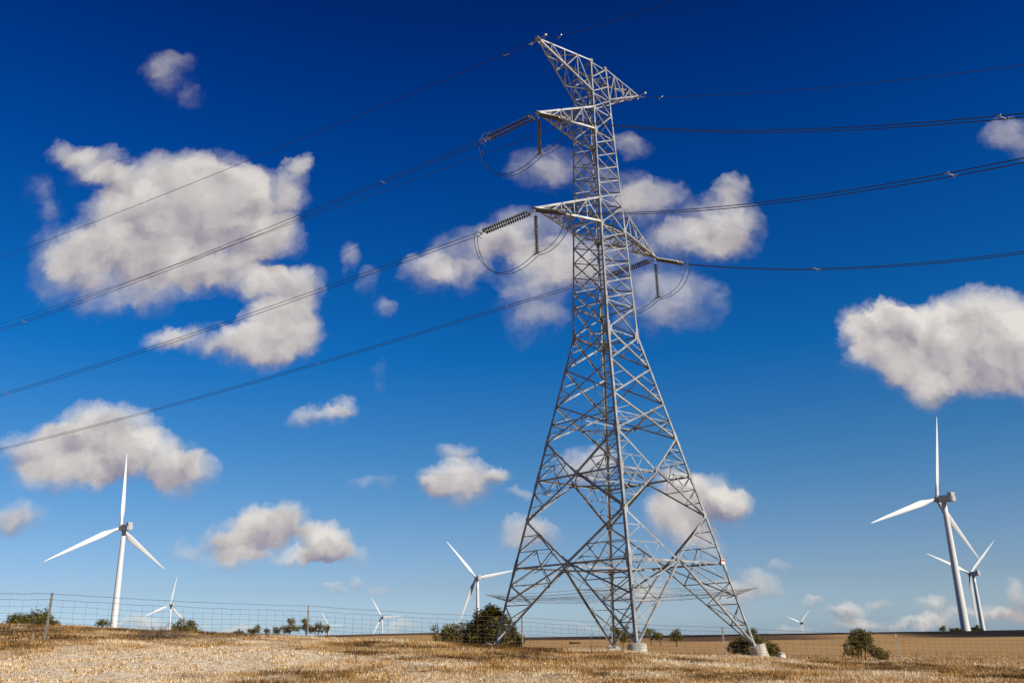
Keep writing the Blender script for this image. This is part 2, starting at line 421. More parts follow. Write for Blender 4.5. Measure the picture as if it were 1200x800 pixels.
def bare(x, y):
    """1 where the chalky soil shows, 0 under thick grass"""
    x = np.asarray(x, float); y = np.asarray(y, float); z_ = 0
    for cx_, cy_, rx_, ry_, a_ in ((-9.5, 22.0, 3.6, 5.5, 1.0), (-6.8, 26, 2.2, 2.2, .8), (-13.5, 21, 2.0, 3.5, .6), (-2.4, 24.5, 2.0, 3, .5), (-0.5, 20.5, 2.4, 1.6, .55), (3.2, 22, 2.0, 1.8, .42), (4.8, 26, 1.8, 1.8, .35), (-9.5, 28.5, 2.5, 2.0, .5), (9.3, 24, 1.5, 1.2, .35), (6.2, 20.3, 1.6, 1.2, .35)):
        z_ = z_ + a_*np.exp(-((x-cx_)/rx_)**2-((y-cy_)/ry_)**2)
    n_ = fbm(x*0.9+3, y*0.9+3, 5)
    return np.clip((z_*1.4 + (n_-0.5)*1.9 - 0.24)*1.25, 0, 1)*np.clip(1-(y-34)/4, 0, 1)

def axis_pts(lo, hi, core_lo, core_hi, step, grow):
    a = list(np.arange(core_lo, core_hi, step)); s_ = step; v_ = a[-1]
    while v_ < hi: s_ *= grow; v_ += s_; a.append(v_)
    s_ = step; v_ = a[0]; b = []
    while v_ > lo: s_ *= grow; v_ -= s_; b.append(v_)
    return np.array(b[::-1]+a)
gx = axis_pts(-6000, 6000, -26, 30, 0.32, 1.07); gy = axis_pts(-120, 9000, 12, 62, 0.32, 1.055)
X, Y = np.meshgrid(gx, gy); Z = hgt(X, Y) + (fbm(X*2.3, Y*2.3, 3)-0.5)*0.10*np.clip(1-(Y-60)/40, 0, 1)
nx, ny = len(gx), len(gy); idx = np.arange(nx*ny).reshape(ny, nx)
F = np.stack([idx[:-1, :-1], idx[:-1, 1:], idx[1:, 1:], idx[1:, :-1]], -1).reshape(-1, 4)

mg = bpy.data.materials.new('ground_soil_and_stubble'); mg.use_nodes = True; t = mg.node_tree; b = t.nodes['Principled BSDF']; k = NB(t)
pos = k.n('ShaderNodeNewGeometry').outputs['Position']; sp = k.n('ShaderNodeSeparateXYZ'); k.put(sp.inputs[0], pos)
bareA = k.n('ShaderNodeAttribute', attribute_name='bare').outputs['Fac']
fine = k.noise(pos, 7.5, 8, 0.78).outputs[0]; med = k.noise(pos, 0.9, 5, 0.6).outputs[0]; big = k.noise(pos, 0.12, 5, 0.6).outputs[0]
straw = k.ramp(k.m('MULTIPLY_ADD', k.m('SUBTRACT', med, 0.5), 0.9, fine), [(0.3, (0.16, 0.085, 0.03)), (0.45, (0.34, 0.20, 0.08)), (0.58, (0.50, 0.33, 0.15)), (0.75, (0.66, 0.50, 0.28))])
chalk = k.ramp(fine, [(0.36, (0.20, 0.12, 0.06)), (0.46, (0.66, 0.50, 0.33)), (0.56, (0.92, 0.80, 0.62))])
near_c = k.mix(bareA, straw, chalk)
# harvested field beyond the bank: long faint drill rows and patches
st = k.v('MULTIPLY', pos, (0.02, 0.30, 0.02)); rows = k.noise(st, 1.0, 6, 0.65).outputs[0]
mott = k.noise(pos, 0.7, 6, 0.7).outputs[0]
field = k.ramp(k.m('MULTIPLY_ADD', k.m('SUBTRACT', mott, 0.5), 0.5, rows), [(0.3, (0.31, 0.165, 0.055)), (0.5, (0.47, 0.275, 0.105)), (0.7, (0.58, 0.37, 0.16))])
col = k.mix(k.smooth(k.m('MULTIPLY_ADD', k.m('SUBTRACT', big, 0.5), 30, sp.outputs[1]), 60, 85), near_c, field)
# dark brown and black bands across the far rise
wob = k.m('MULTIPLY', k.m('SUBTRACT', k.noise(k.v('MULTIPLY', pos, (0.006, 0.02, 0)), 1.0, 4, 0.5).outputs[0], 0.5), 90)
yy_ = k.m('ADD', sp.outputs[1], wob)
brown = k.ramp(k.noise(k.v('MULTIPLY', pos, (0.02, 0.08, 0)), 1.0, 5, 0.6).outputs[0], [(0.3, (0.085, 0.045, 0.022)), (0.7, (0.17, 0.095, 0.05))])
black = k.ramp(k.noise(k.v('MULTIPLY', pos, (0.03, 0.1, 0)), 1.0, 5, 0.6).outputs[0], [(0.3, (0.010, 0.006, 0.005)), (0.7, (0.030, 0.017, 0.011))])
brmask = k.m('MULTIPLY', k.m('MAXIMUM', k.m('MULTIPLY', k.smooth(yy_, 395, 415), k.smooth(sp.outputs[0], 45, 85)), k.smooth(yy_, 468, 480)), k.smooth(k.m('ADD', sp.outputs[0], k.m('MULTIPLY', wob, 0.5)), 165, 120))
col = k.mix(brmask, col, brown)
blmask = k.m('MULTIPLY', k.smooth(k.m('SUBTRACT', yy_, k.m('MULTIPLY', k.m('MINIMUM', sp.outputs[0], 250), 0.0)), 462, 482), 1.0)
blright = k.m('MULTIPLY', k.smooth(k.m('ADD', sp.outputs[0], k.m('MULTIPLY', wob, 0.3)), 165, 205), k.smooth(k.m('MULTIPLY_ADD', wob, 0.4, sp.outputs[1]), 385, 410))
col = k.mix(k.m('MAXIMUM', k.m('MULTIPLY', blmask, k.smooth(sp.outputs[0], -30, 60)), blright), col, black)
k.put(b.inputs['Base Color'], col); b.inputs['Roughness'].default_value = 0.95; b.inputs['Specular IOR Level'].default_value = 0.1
bp = k.n('ShaderNodeBump'); bp.inputs['Strength'].default_value = 0.8; bp.inputs['Distance'].default_value = 0.06
k.put(bp.inputs['Height'], fine); k.put(b.inputs['Normal'], bp.outputs[0])
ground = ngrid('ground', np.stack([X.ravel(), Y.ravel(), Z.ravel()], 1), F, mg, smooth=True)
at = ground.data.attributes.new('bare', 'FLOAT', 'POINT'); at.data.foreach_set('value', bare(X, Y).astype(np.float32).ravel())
tag(ground, kind='structure')

# ------------------------------------------------------------------ dry grass: single blades, thinner on the chalky patches
def sst_(q): return np.clip((q-0.35)/0.5, 0, 1)
def grass(n, ylo, yhi, hmul, wmul, margin=3, short=False):
    y = ylo + (yhi-ylo)*rng.random(n)**0.9
    x = (rng.random(n)*2-1)*(y*0.60+margin)
    ba = bare(x, y); cl = fbm(x*1.3+7, y*1.3+2, 4)
    if short: keep = rng.random(n) < 0.25+0.75*ba*(1-0.62*sst_(ba))
    else: keep = rng.random(n) < np.clip((cl-0.36)*4.5, 0.12, 1)*(1-0.93*ba)
    x, y, cl, ba = x[keep], y[keep], cl[keep], ba[keep]; n = len(x)
    big_ = fbm(x*0.25+50, y*0.25+1, 3)
    if short: h = (0.02+0.055*rng.random(n)**2)*hmul; wd = (0.008+0.016*rng.random(n))*wmul
    else:
        h = (0.03+0.13*rng.random(n)**2.2)*(0.5+1.0*big_)*(0.4+1.2*cl)*hmul*(1-0.6*ba); wd = (0.005+0.006*rng.random(n))*wmul
    a = rng.random(n)*2*pi; lean = np.abs(rng.normal(0, 0.75, n))*h; la = rng.random(n)*2*pi
    z = hgt(x, y)-0.03
    b0 = np.stack([x-np.cos(a)*wd, y-np.sin(a)*wd, z], 1); b1 = np.stack([x+np.cos(a)*wd, y+np.sin(a)*wd, z], 1)
    tp = np.stack([x+np.cos(la)*lean, y+np.sin(la)*lean, z+h+0.03], 1)
    v_ = np.stack([b0, b1, tp], 1).reshape(-1, 3); f_ = np.arange(3*n).reshape(-1, 3)
    if short: tn = np.clip(rng.normal(0.60, 0.36, n) + 0.22*ba, 0, 1)
    else: tn = np.clip(0.56 + rng.normal(0, 0.20, n) + (fbm(x*0.42+9, y*0.42+9, 5)-0.53)*3.6 + (big_-0.5)*0.4 + 0.25*ba, 0, 1)
    return v_, f_, tn
gs = [grass(620000, 16, 40, 0.80, 1.25), grass(220000, 34, 62, 0.95, 1.9, 4), grass(380000, 16, 38, 0.8, 1.2, 3, True)]
off = 0; vs, fs, ts = [], [], []
for v_, f_, t_ in gs: vs.append(v_); fs.append(f_+off); ts.append(t_); off += len(v_)
g = ngrid('grass', np.concatenate(vs), np.concatenate(fs), M_GRASS, tint=np.concatenate(ts))
tag(g, 'dry golden grass covering the near bank below the fence', 'grass', kind='stuff')
gs = grass(26000, 62, 135, 1.8, 5.0, 6)
g = ngrid('stubble', *gs[:2], M_GRASS, tint=gs[2]); tag(g, 'sparse dry stubble on the field just behind the pylon', 'grass', kind='stuff')

# ------------------------------------------------------------------ the pylon
CX, CY, YAW = 6.599, 60.0, radians(43.738)
cyw, syw = cos(YAW), sin(YAW)
def W(a, b_, z_): return V3(CX + a*cyw - b_*syw, CY + a*syw + b_*cyw, z_)
ZK, WK = 19.80, 1.64
def hw(z_): return WK + (0.913-WK)*(z_-ZK)/(41.87-ZK) if z_ >= ZK else WK + (4.831-WK)*(ZK-z_)/(ZK-4.22)
COR = {'F': (-1, -1), 'R': (1, -1), 'B': (1, 1), 'L': (-1, 1)}
FOOT = {'F': -0.667, 'R': -0.947, 'B': -1.0, 'L': -0.50}
def P(c_, z_): s_ = hw(z_); a, b_ = COR[c_]; return W(a*s_, b_*s_, z_)
LX = V3(cyw, syw, 0); LY = V3(-syw, cyw, 0)
def inward(c_): a, b_ = COR[c_]; return -LX*a, -LY*b_
pyl = thing('transmission_tower', 'tall galvanised steel lattice pylon standing in the middle of the picture', 'pylon', (CX, CY, float(hgt(CX, CY))))
pyl_inv = Matrix.Translation(-pyl.location)
def padd(name, bm, mt, parent=None, smooth=False):
    """adds a part given in world coordinates"""
    bm.transform(pyl_inv); return add(name, bm, mt, parent or pyl, smooth)
def pieces(name, bm, mt, put):
    """every loose piece of bm becomes a part of its own"""
    seen = set(); bm.verts.ensure_lookup_table(); out = []
    for v_ in list(bm.verts):
        if v_.index in seen: continue
        st_, isl = [v_], []; seen.add(v_.index)
        while st_:
            q = st_.pop(); isl.append(q)
            for e_ in q.link_edges:
                o_ = e_.other_vert(q)
                if o_.index not in seen: seen.add(o_.index); st_.append(o_)
        nb_ = bmesh.new(); mp = {q.index: nb_.verts.new(q.co) for q in isl}
        for f_ in {f_ for q in isl for f_ in q.link_faces}: nb_.faces.new([mp[q.index] for q in f_.verts])
        out.append(put(name, nb_, mt))
    bm.free(); return out
legs = {}
for c_ in 'FRBL':
    bm = bmesh.new(); n1, n2 = inward(c_)
    for z0, z1, s_ in ((FOOT[c_]-0.1, 4.22, 0.19), (4.22, 12.42, 0.18), (12.42, 19.8, 0.17), (19.8, 29.93, 0.145), (29.93, 41.87, 0.12)):
        angle_bar(bm, P(c_, z0), P(c_, z1), s_, n1, n2)
    # splice plates and bolts at the joints
    for zj in (4.22, 9.87, 12.42, 19.8, 22.0, 27.86, 35.62):
        p_ = P(c_, zj); d = (P(c_, zj+.5)-P(c_, zj)).normalized(); L_ = 0.55 if zj < 25 else 0.35
        angle_bar(bm, p_-d*L_-(n1+n2)*0.018, p_+d*L_-(n1+n2)*0.018, (0.25 if zj < 20 else 0.19), n1, n2, 0.016)
    legs[c_] = padd('leg', bm, M_STEEL)
faces = [('L', 'F'), ('F', 'R'), ('R', 'B'), ('B', 'L')]
upz = [19.8, 22.02]
z_ = 22.02
for i in range(5): z_ += (27.86-22.02)/5; upz.append(z_)
upz[-1] = 27.86; upz.append(29.93)
for i in range(5): upz.append(29.93 + (35.62-29.93)*(i+1)/5)
upz += [37.67, 39.05, 40.3, 41.87]
RINGS_UP = {22.02, 27.86, 29.93, 35.62, 37.67, 39.05, 41.87}
def fm(bm, a, b_, s_, nin, off=0.0):
    """face member: one flange in the face, one pointing into the tower"""
    d = (b_-a).normalized(); side = nin.cross(d); angle_bar(bm, a+nin*off, b_+nin*off, s_*0.84, side, nin)
rise = (P('F', 10)-P('F', 9)).normalized()
for ca, cb in faces:
    nin = (((inward(ca)[0]+inward(ca)[1]) + (inward(cb)[0]+inward(cb)[1]))*0.5).normalized()
    bm = bmesh.new()
    for z0, z1 in zip(upz[:-1], upz[1:]):
        s_ = 0.085 if z0 > 30 else 0.10
        fm(bm, P(ca, z0), P(cb, z1), s_*1.15, nin, 0.02); fm(bm, P(cb, z0), P(ca, z1), s_*.82, nin, 0.08)
    for zr in RINGS_UP: fm(bm, P(ca, zr), P(cb, zr), 0.10, nin, 0.14)
    padd('body_bracing', bm, M_STEEL)
    # flared base
    bm = bmesh.new()
    lv = [19.8, 17.45, 14.9, 12.42]
    for z0, z1 in zip(lv[1:], lv[:-1]):
        fm(bm, P(ca, z0), P(cb, z1), 0.13, nin, 0.02); fm(bm, P(cb, z0), P(ca, z1), 0.13, nin, 0.09)
        for c1, c2 in ((ca, cb), (cb, ca)):                      # short stiffeners between leg and crossing diagonals
            zm = (z0+z1)/2
            xp = lambda t_: P(c1, z0).lerp(P(c2, z1), t_)
            xq = lambda t_: P(c1, z1).lerp(P(c2, z0), t_)
            fm(bm, P(c1, zm), xp(.26), 0.055, nin, 0.05); fm(bm, P(c1, zm), xq(.26), 0.055, nin, 0.12)
            fm(bm, xp(.26), P(c1, z0+(z1-z0)*.22), 0.05, nin, 0.06)
    fm(bm, P(ca, 19.8), P(cb, 19.8), 0.10, nin, 0.14)
    zmid = 13.66; fm(bm, P(ca, zmid), P(cb, zmid), 0.09, nin, 0.16)
    C_, D_, B_ = 9.87, 7.2, 4.22
    MC = P(ca, C_).lerp(P(cb, C_), .5); MB = P(ca, B_).lerp(P(cb, B_), .5)
    def fill(c_, zapex, zring, M_, big=0.12):
        """leg from apex to ring, a diagonal from apex to the middle of the ring, and its stiffeners"""
        A = P(c_, zapex); R_ = P(c_, zring)
        fm(bm, A, M_, big+0.02, nin, 0.03)
        p1, p2 = A.lerp(R_, 1/3), A.lerp(R_, 2/3); d1, d2 = A.lerp(M_, 1/3), A.lerp(M_, 2/3); r_ = R_.lerp(M_, .5); m2 = p2.lerp(d2, .5)
        for a, b2 in ((p1, d1), (d1, p2), (p2, d2), (m2, R_), (m2, r_), (d2, r_)): fm(bm, a, b2, 0.065, nin, 0.09)
    for c_ in (ca, cb):
        fill(c_, 12.42, C_, MC); fill(c_, D_, C_, MC); fill(c_, D_, B_, MB); 
        A = P(c_, FOOT[c_]); R_ = P(c_, B_)
        fm(bm, A, MB, 0.15, nin, 0.03)
        p = [A.lerp(R_, t_) for t_ in (.25, .5, .76)]; d = [A.lerp(MB, t_) for t_ in (.25, .5, .76)]; r_ = R_.lerp(MB, .5)
        for a, b2 in ((p[0], d[0]), (p[1], d[1]), (p[2], d[2]), (p[0], d[1]), (d[1], p[2]), (r_, p[2]), (r_, d[2]), (p[1].lerp(d[1], .0), d[0])): fm(bm, a, b2, 0.07, nin, 0.09)
    for zr in (C_, B_): fm(bm, P(ca, zr), P(cb, zr), 0.15, nin, 0.14)
    padd('base_bracing', bm, M_STEEL)
# level frames inside the tower
for zr, s_ in ((4.22, 0.10), (9.87, 0.10), (13.66, 0.07), (19.8, 0.08), (27.86, 0.07), (35.62, 0.06)):
    bm = bmesh.new(); mids = [P(a, zr).lerp(P(b2, zr), .5) for a, b2 in faces]
    for i in range(4): angle_bar(bm, mids[i]+V3(0, 0, -.03), mids[(i+1) % 4]+V3(0, 0, -.03), s_, V3(0, 0, -1))
    if zr < 14:
        angle_bar(bm, mids[0]+V3(0, 0, -.16), mids[2]+V3(0, 0, -.16), s_, V3(0, 0, -1))
        if zr < 5:
            for i, c_ in enumerate('LFRB'):
                pass
    padd('level_frame', bm, M_STEEL)
# hip bracing: from the ring mids down to each leg, clear of the faces
bm = bmesh.new()
for (ca, cb) in faces:
    MB = P(ca, 4.22).lerp(P(cb, 4.22), .5); MC = P(ca, 9.87).lerp(P(cb, 9.87), .5)
    for c_ in (ca, cb):
        n1, n2 = inward(c_); q = P(c_, 2.1)+(n1+n2)*0.16; angle_bar(bm, MB-V3(0, 0, .05), q, 0.08, V3(0, 0, 1))
        q = P(c_, 7.2)+(n1+n2)*0.16; angle_bar(bm, MC-V3(0, 0, .05), q, 0.07, V3(0, 0, 1))
bm.verts.index_update(); pieces('hip_brace', bm, M_STEEL, padd)
# gusset plates where members meet
bm = bmesh.new()
def plate(c_, u_, v_, n_, su, sv, th=0.014):
    R_ = Matrix((u_, v_, n_)).transposed(); box(bm, c_, su, sv, th, R_)
for ca, cb in faces:
    nin = (((inward(ca)[0]+inward(ca)[1]) + (inward(cb)[0]+inward(cb)[1]))*0.5).normalized(); hd = (P(cb, 10)-P(ca, 10)).normalized(); vd = nin.cross(hd)
    for zr in (4.22, 9.87): plate(P(ca, zr).lerp(P(cb, zr), .5)-nin*0.01, hd, vd, nin, 0.42, 0.36)
    for c_, sg in ((ca, 1), (cb, -1)):
        for zr, s_ in ((4.22, .42), (7.2, .38), (9.87, .38), (12.42, .36), (19.8, .5), (22.02, .28), (27.86, .36), (29.93, .3), (35.62, .32), (37.67, .28), (41.87, .26)):
            s_ *= .8; plate(P(c_, zr)+hd*sg*(s_*.5+.02)-nin*0.012, hd, vd, nin, s_, s_*1.15)
bm.verts.index_update(); pieces('gusset_plate', bm, M_STEEL, padd)

def arm(tip, roots_low, roots_top, nlev, s_chord, s_br, name):
    """pyramid arm: two lower and two upper chords meeting at the tip, laced on every side"""
    bm = bmesh.new(); T = tip
    dirn = (T-(roots_low[0]+roots_low[1])*0.5).normalized(); up_ = V3(0, 0, 1); sd_ = dirn.cross(up_).normalized()
    tipL = [T+sd_*0.10, T-sd_*0.10]
    if (roots_low[0]-roots_low[1]).dot(sd_) < 0: tipL = tipL[::-1]
    lo = [(r_, tipL[i]) for i, r_ in enumerate(roots_low)]; hi = [(r_, tipL[i]+V3(0, 0, 0.12)) for i, r_ in enumerate(roots_top)]
    pt = lambda ch, t_: ch[0].lerp(ch[1], t_)
    for i in range(2):
        inn = (pt(lo[1-i], 0)-pt(lo[i], 0)).normalized()
        angle_bar(bm, *lo[i], s_chord, inn, up_); angle_bar(bm, *hi[i], s_chord, inn, -up_)
    ts_ = [1-(1-j/nlev)**1.0 for j in range(nlev+1)]
    for j in range(nlev):
        t0, t1 = ts_[j], ts_[j+1]
        for i in range(2):
            inn = (pt(lo[1-i], 0)-pt(lo[i], 0)).normalized()
            if j % 2 == 0: angle_bar(bm, pt(lo[i], t0)+inn*.02, pt(hi[i], t1)+inn*.02, s_br, inn); 
            else: angle_bar(bm, pt(hi[i], t0)+inn*.02, pt(lo[i], t1)+inn*.02, s_br, inn)
            if 0 < j: angle_bar(bm, pt(lo[i], t0)+inn*.06, pt(hi[i], t0)+inn*.06, s_br, inn)
        if j: angle_bar(bm, pt(lo[0], t0), pt(lo[1], t0), s_br, up_)
        angle_bar(bm, pt(lo[j % 2], t0)+up_*.03, pt(lo[1-j % 2], t1)+up_*.03, s_br, up_)
        if j: angle_bar(bm, pt(hi[0], t0)-up_*.02, pt(hi[1], t0)-up_*.02, s_br, -up_)
        angle_bar(bm, pt(hi[1-j % 2], t0)-up_*.05, pt(hi[j % 2], t1)-up_*.05, s_br, -up_)
    Rm = Matrix((dirn, sd_, up_)).transposed(); box(bm, T+dirn*0.05+V3(0, 0, .02), 0.42, 0.34, 0.06, Rm); box(bm, T+V3(0, 0, -.10), 0.25, 0.05, 0.26, Rm)
    return padd(name, bm, M_STEEL)
TIP = {'peakL': W(-5.67, 0, 41.79), 'peakR': W(5.88, 0, 41.95), 'LT': W(-5.96, 0, 35.47), 'LB': W(-6.61, 0, 27.69), 'R': W(6.52, 0, 27.74)}
o = arm(TIP['LT'], [P('F', 35.62), P('L', 35.62)], [P('F', 37.67), P('L', 37.67)], 5, 0.13, 0.07, 'cross_arm'); o['label'] = 'upper left crossarm'
o = arm(TIP['LB'], [P('F', 27.86), P('L', 27.86)], [P('F', 29.93), P('L', 29.93)], 5, 0.14, 0.075, 'cross_arm'); o['label'] = 'lower left crossarm'
o = arm(TIP['R'], [P('R', 27.86), P('B', 27.86)], [P('R', 29.93), P('B', 29.93)], 5, 0.14, 0.075, 'cross_arm'); o['label'] = 'single right crossarm'
o = arm(TIP['peakL'], [P('F', 39.05), P('L', 39.05)], [P('F', 41.87), P('L', 41.87)], 4, 0.11, 0.065, 'earth_wire_peak')
o = arm(TIP['peakR'], [P('R', 39.05), P('B', 39.05)], [P('R', 41.87), P('B', 41.87)], 4, 0.11, 0.065, 'earth_wire_peak')
# footings lean with their legs
for c_ in 'FRBL':
    bm = bmesh.new(); p_ = P(c_, FOOT[c_]); d = (P(c_, 4)-P(c_, 0)).normalized()
    gl = float(hgt(p_.x, p_.y)); ln = p_.z-gl+0.9
    n_ = 8; prof = [(-ln + ln*i/n_, 0.54+0.006*(i % 2)) for i in range(n_)] + [(-0.03, 0.545), (0.0, 0.52)]
    lathe(bm, p_+d*0.02, d, prof, 28); padd('footing', bm, M_CONC, None, False)
# barbed-wire climbing guard
guard = bmesh.new(); arms = {}
for c_ in 'FRBL':
    p_ = P(c_, 2.15); out = -(inward(c_)[0]+inward(c_)[1]).normalized(); a = p_-out*0.7-V3(0, 0, .22); b2 = p_+out*1.35+V3(0, 0, .42)
    angle_bar(guard, a, b2, 0.07, V3(0, 0, 1)); arms[c_] = (p_-out*0.2-V3(0, 0, .06), b2)
mids_ = {}
for ca, cb in faces:
    nin = (((inward(ca)[0]+inward(ca)[1]) + (inward(cb)[0]+inward(cb)[1]))*0.5).normalized()
guard.verts.index_update(); gp = pieces('guard_bracket', guard, M_STEEL, padd)[0]
bm = bmesh.new()
for ca, cb in faces:
    for j in range(6):
        t_ = 0.18+j*0.155; a = arms[ca][0].lerp(arms[ca][1], t_); b2 = arms[cb][0].lerp(arms[cb][1], t_); pts = []
        n_ = 40; sag = 0.10+0.1*random.random()
        for i in range(n_+1):
            q = a.lerp(b2, i/n_); q.z -= 4*sag*(i/n_)*(1-i/n_); q += V3(random.uniform(-1, 1), random.uniform(-1, 1), random.uniform(-1, 1))*0.012; pts.append(q)
        tube(bm, pts, 0.008, 4)
        for i in range(1, n_):
            q = pts[i]; u_ = V3(random.uniform(-1, 1), random.uniform(-1, 1), random.uniform(-1, 1)).normalized()*0.05; tube(bm, [q-u_, q+u_], 0.005, 3)
bm.transform(pyl_inv); add('barbed_wire', bm, M_FWIRE, gp)
# small danger plate on the right leg
bm = bmesh.new(); p_ = P('R', 4.25); n_ = (-LY)
R_ = Matrix((LX, V3(0, 0, 1), n_)).transposed(); box(bm, p_+n_*0.06-LX*0.22, 0.42, 0.30, 0.01, R_); sg = padd('warning_plate', bm, M_SIGN)
bm = bmesh.new(); box(bm, p_+n_*0.069-LX*0.22+V3(0, 0, .07), 0.40, 0.11, 0.006, R_); bm.transform(pyl_inv); add('red_band', bm, M_RED, sg)

# ------------------------------------------------------------------ insulators, jumpers, lines
BL, BR = radians(-60), radians(150)
DL = V3(sin(BL), cos(BL), 0); DR = V3(sin(BR), cos(BR), 0)
def wire_pt(tip, D, sl, cc, s_): return tip + D*s_ + V3(0, 0, sl*s_ + cc*s_*s_)
def disc_string(bm, a, b2, n_, r_):
    d = b2-a; L_ = d.length; prof = []
    st_ = L_/n_
    for i in range(n_):
        z0 = i*st_; prof += [(z0, 0.035), (z0+st_*.30, 0.045), (z0+st_*.42, r_*.75), (z0+st_*.52, r_), (z0+st_*.60, r_*.96), (z0+st_*.66, 0.04)]
    prof.append((L_, 0.03)); lathe(bm, a, d, prof, 14)
def ring(bm, c_, axis, R_, r_, seg=20):
    e1, e2 = frame(axis); pts = [c_+(e1*cos(2*pi*i/seg)+e2*sin(2*pi*i/seg))*R_ for i in range(seg+1)]; tube(bm, pts, r_, 5, cap=False)
def local_parts(root):
    inv = Matrix.Translation(-root.location)
    def f(name, bm, mt, parent=None, smooth=False): bm.transform(inv); return add(name, bm, mt, parent or root, smooth)
    return f
def tension_set(tip, D, sl, length, label):
    """two disc strings side by side between yoke plates, pulled out along the line"""
    d = (D + V3(0, 0, sl)).normalized(); sdv = d.cross(V3(0, 0, 1)).normalized(); upv = sdv.cross(d)
    root = thing('tension_insulator', label, 'insulator', tip, 'double tension insulators on the pylon'); f = local_parts(root)
    y0 = tip + d*0.55; y1 = tip + d*(length-0.75)
    for s_ in (-1, 1):
        bm = bmesh.new(); disc_string(bm, y0+sdv*0.22*s_, y1+sdv*0.22*s_, 20, 0.15); f('disc_string', bm, M_INS, None, True)
    R_ = Matrix((d, sdv, upv)).transposed()
    for c_, nm in ((y0, 'yoke_plate'), (y1, 'yoke_plate')):
        bm = bmesh.new(); box(bm, c_, 0.16, 0.62, 0.035, R_); f(nm, bm, M_FIT)
    bm = bmesh.new(); tube(bm, [tip-V3(0, 0, .05), tip+d*0.55], 0.03, 6); f('shackle', bm, M_FIT)
    bm = bmesh.new()
    tube(bm, [y1, y1+d*0.3], 0.035, 6); box(bm, y1+d*0.35, 0.10, 0.52, 0.03, R_)
    for s_ in (-1, 1): tube(bm, [y1+d*0.35+sdv*.22*s_, tip+d*length+sdv*.22*s_], 0.03, 6); tube(bm, [tip+d*length+sdv*.22*s_, tip+d*(length-.35)+sdv*.22*s_-V3(0, 0, .30)], 0.025, 6)
    f('dead_end_clamp', bm, M_FIT)
    bm = bmesh.new()
    for s_ in (-1, 1):
        a = y1+sdv*.3*s_; tube(bm, [a, a-d*0.25+upv*0.28, a-d*.55+upv*.30], 0.014, 5); tube(bm, [a+d*.5, a+d*.2+upv*.34, a-d*.1+upv*.36], 0.014, 5)
    bm.verts.index_update(); pieces('arcing_horn', bm, M_FIT, f)
    return tip + d*length, sdv
def jumper_string(tip, label):
    root = thing('jumper_insulator', label, 'insulator', tip, 'hanging jumper insulators on the pylon'); f = local_parts(root)
    bm = bmesh.new(); tube(bm, [tip-V3(0, 0, .02), tip-V3(0, 0, .38)], 0.025, 6); f('hanger_link', bm, M_FIT)
    bot = tip-V3(0, 0, 3.05)
    bm = bmesh.new(); disc_string(bm, tip-V3(0, 0, .36), bot, 17, 0.145); f('disc_string', bm, M_INS, None, True)
    bm = bmesh.new(); box(bm, bot-V3(0, 0, .08), 0.5, 0.10, 0.10, Matrix.Rotation(YAW+pi/2, 3, 'Z')); ring(bm, bot-V3(0, 0, .06)+DL*.22, DL, 0.20, 0.018); ring(bm, bot-V3(0, 0, .06)-DL*.22, DL, 0.20, 0.018)
    f('jumper_clamp', bm, M_FIT)
    return bot-V3(0, 0, .15)
def bez(a, b2, c_, d, n_=22):
    out = []
    for i in range(n_+1):
        t_ = i/n_; u_ = 1-t_; out.append(a*u_**3 + b2*3*u_*u_*t_ + c_*3*u_*t_*t_ + d*t_**3)
    return out
PH = {'LT': ('upper left', -0.1012, 0.000642, -0.686, 0.003781, 5.0, 4.4, (31.5,), 230, 46),
      'LB': ('lower left', -0.0962, 0.000585, -0.499, 0.003536, 4.9, 4.4, (29.4,), 230, 46),
      'R': ('right', -0.0871, 0.000383, -0.500, 0.0045, 4.4, 4.0, (15.2,), 260, 42)}
PLACE = {'LT': 'upper left crossarm', 'LB': 'lower left crossarm', 'R': 'single right crossarm'}
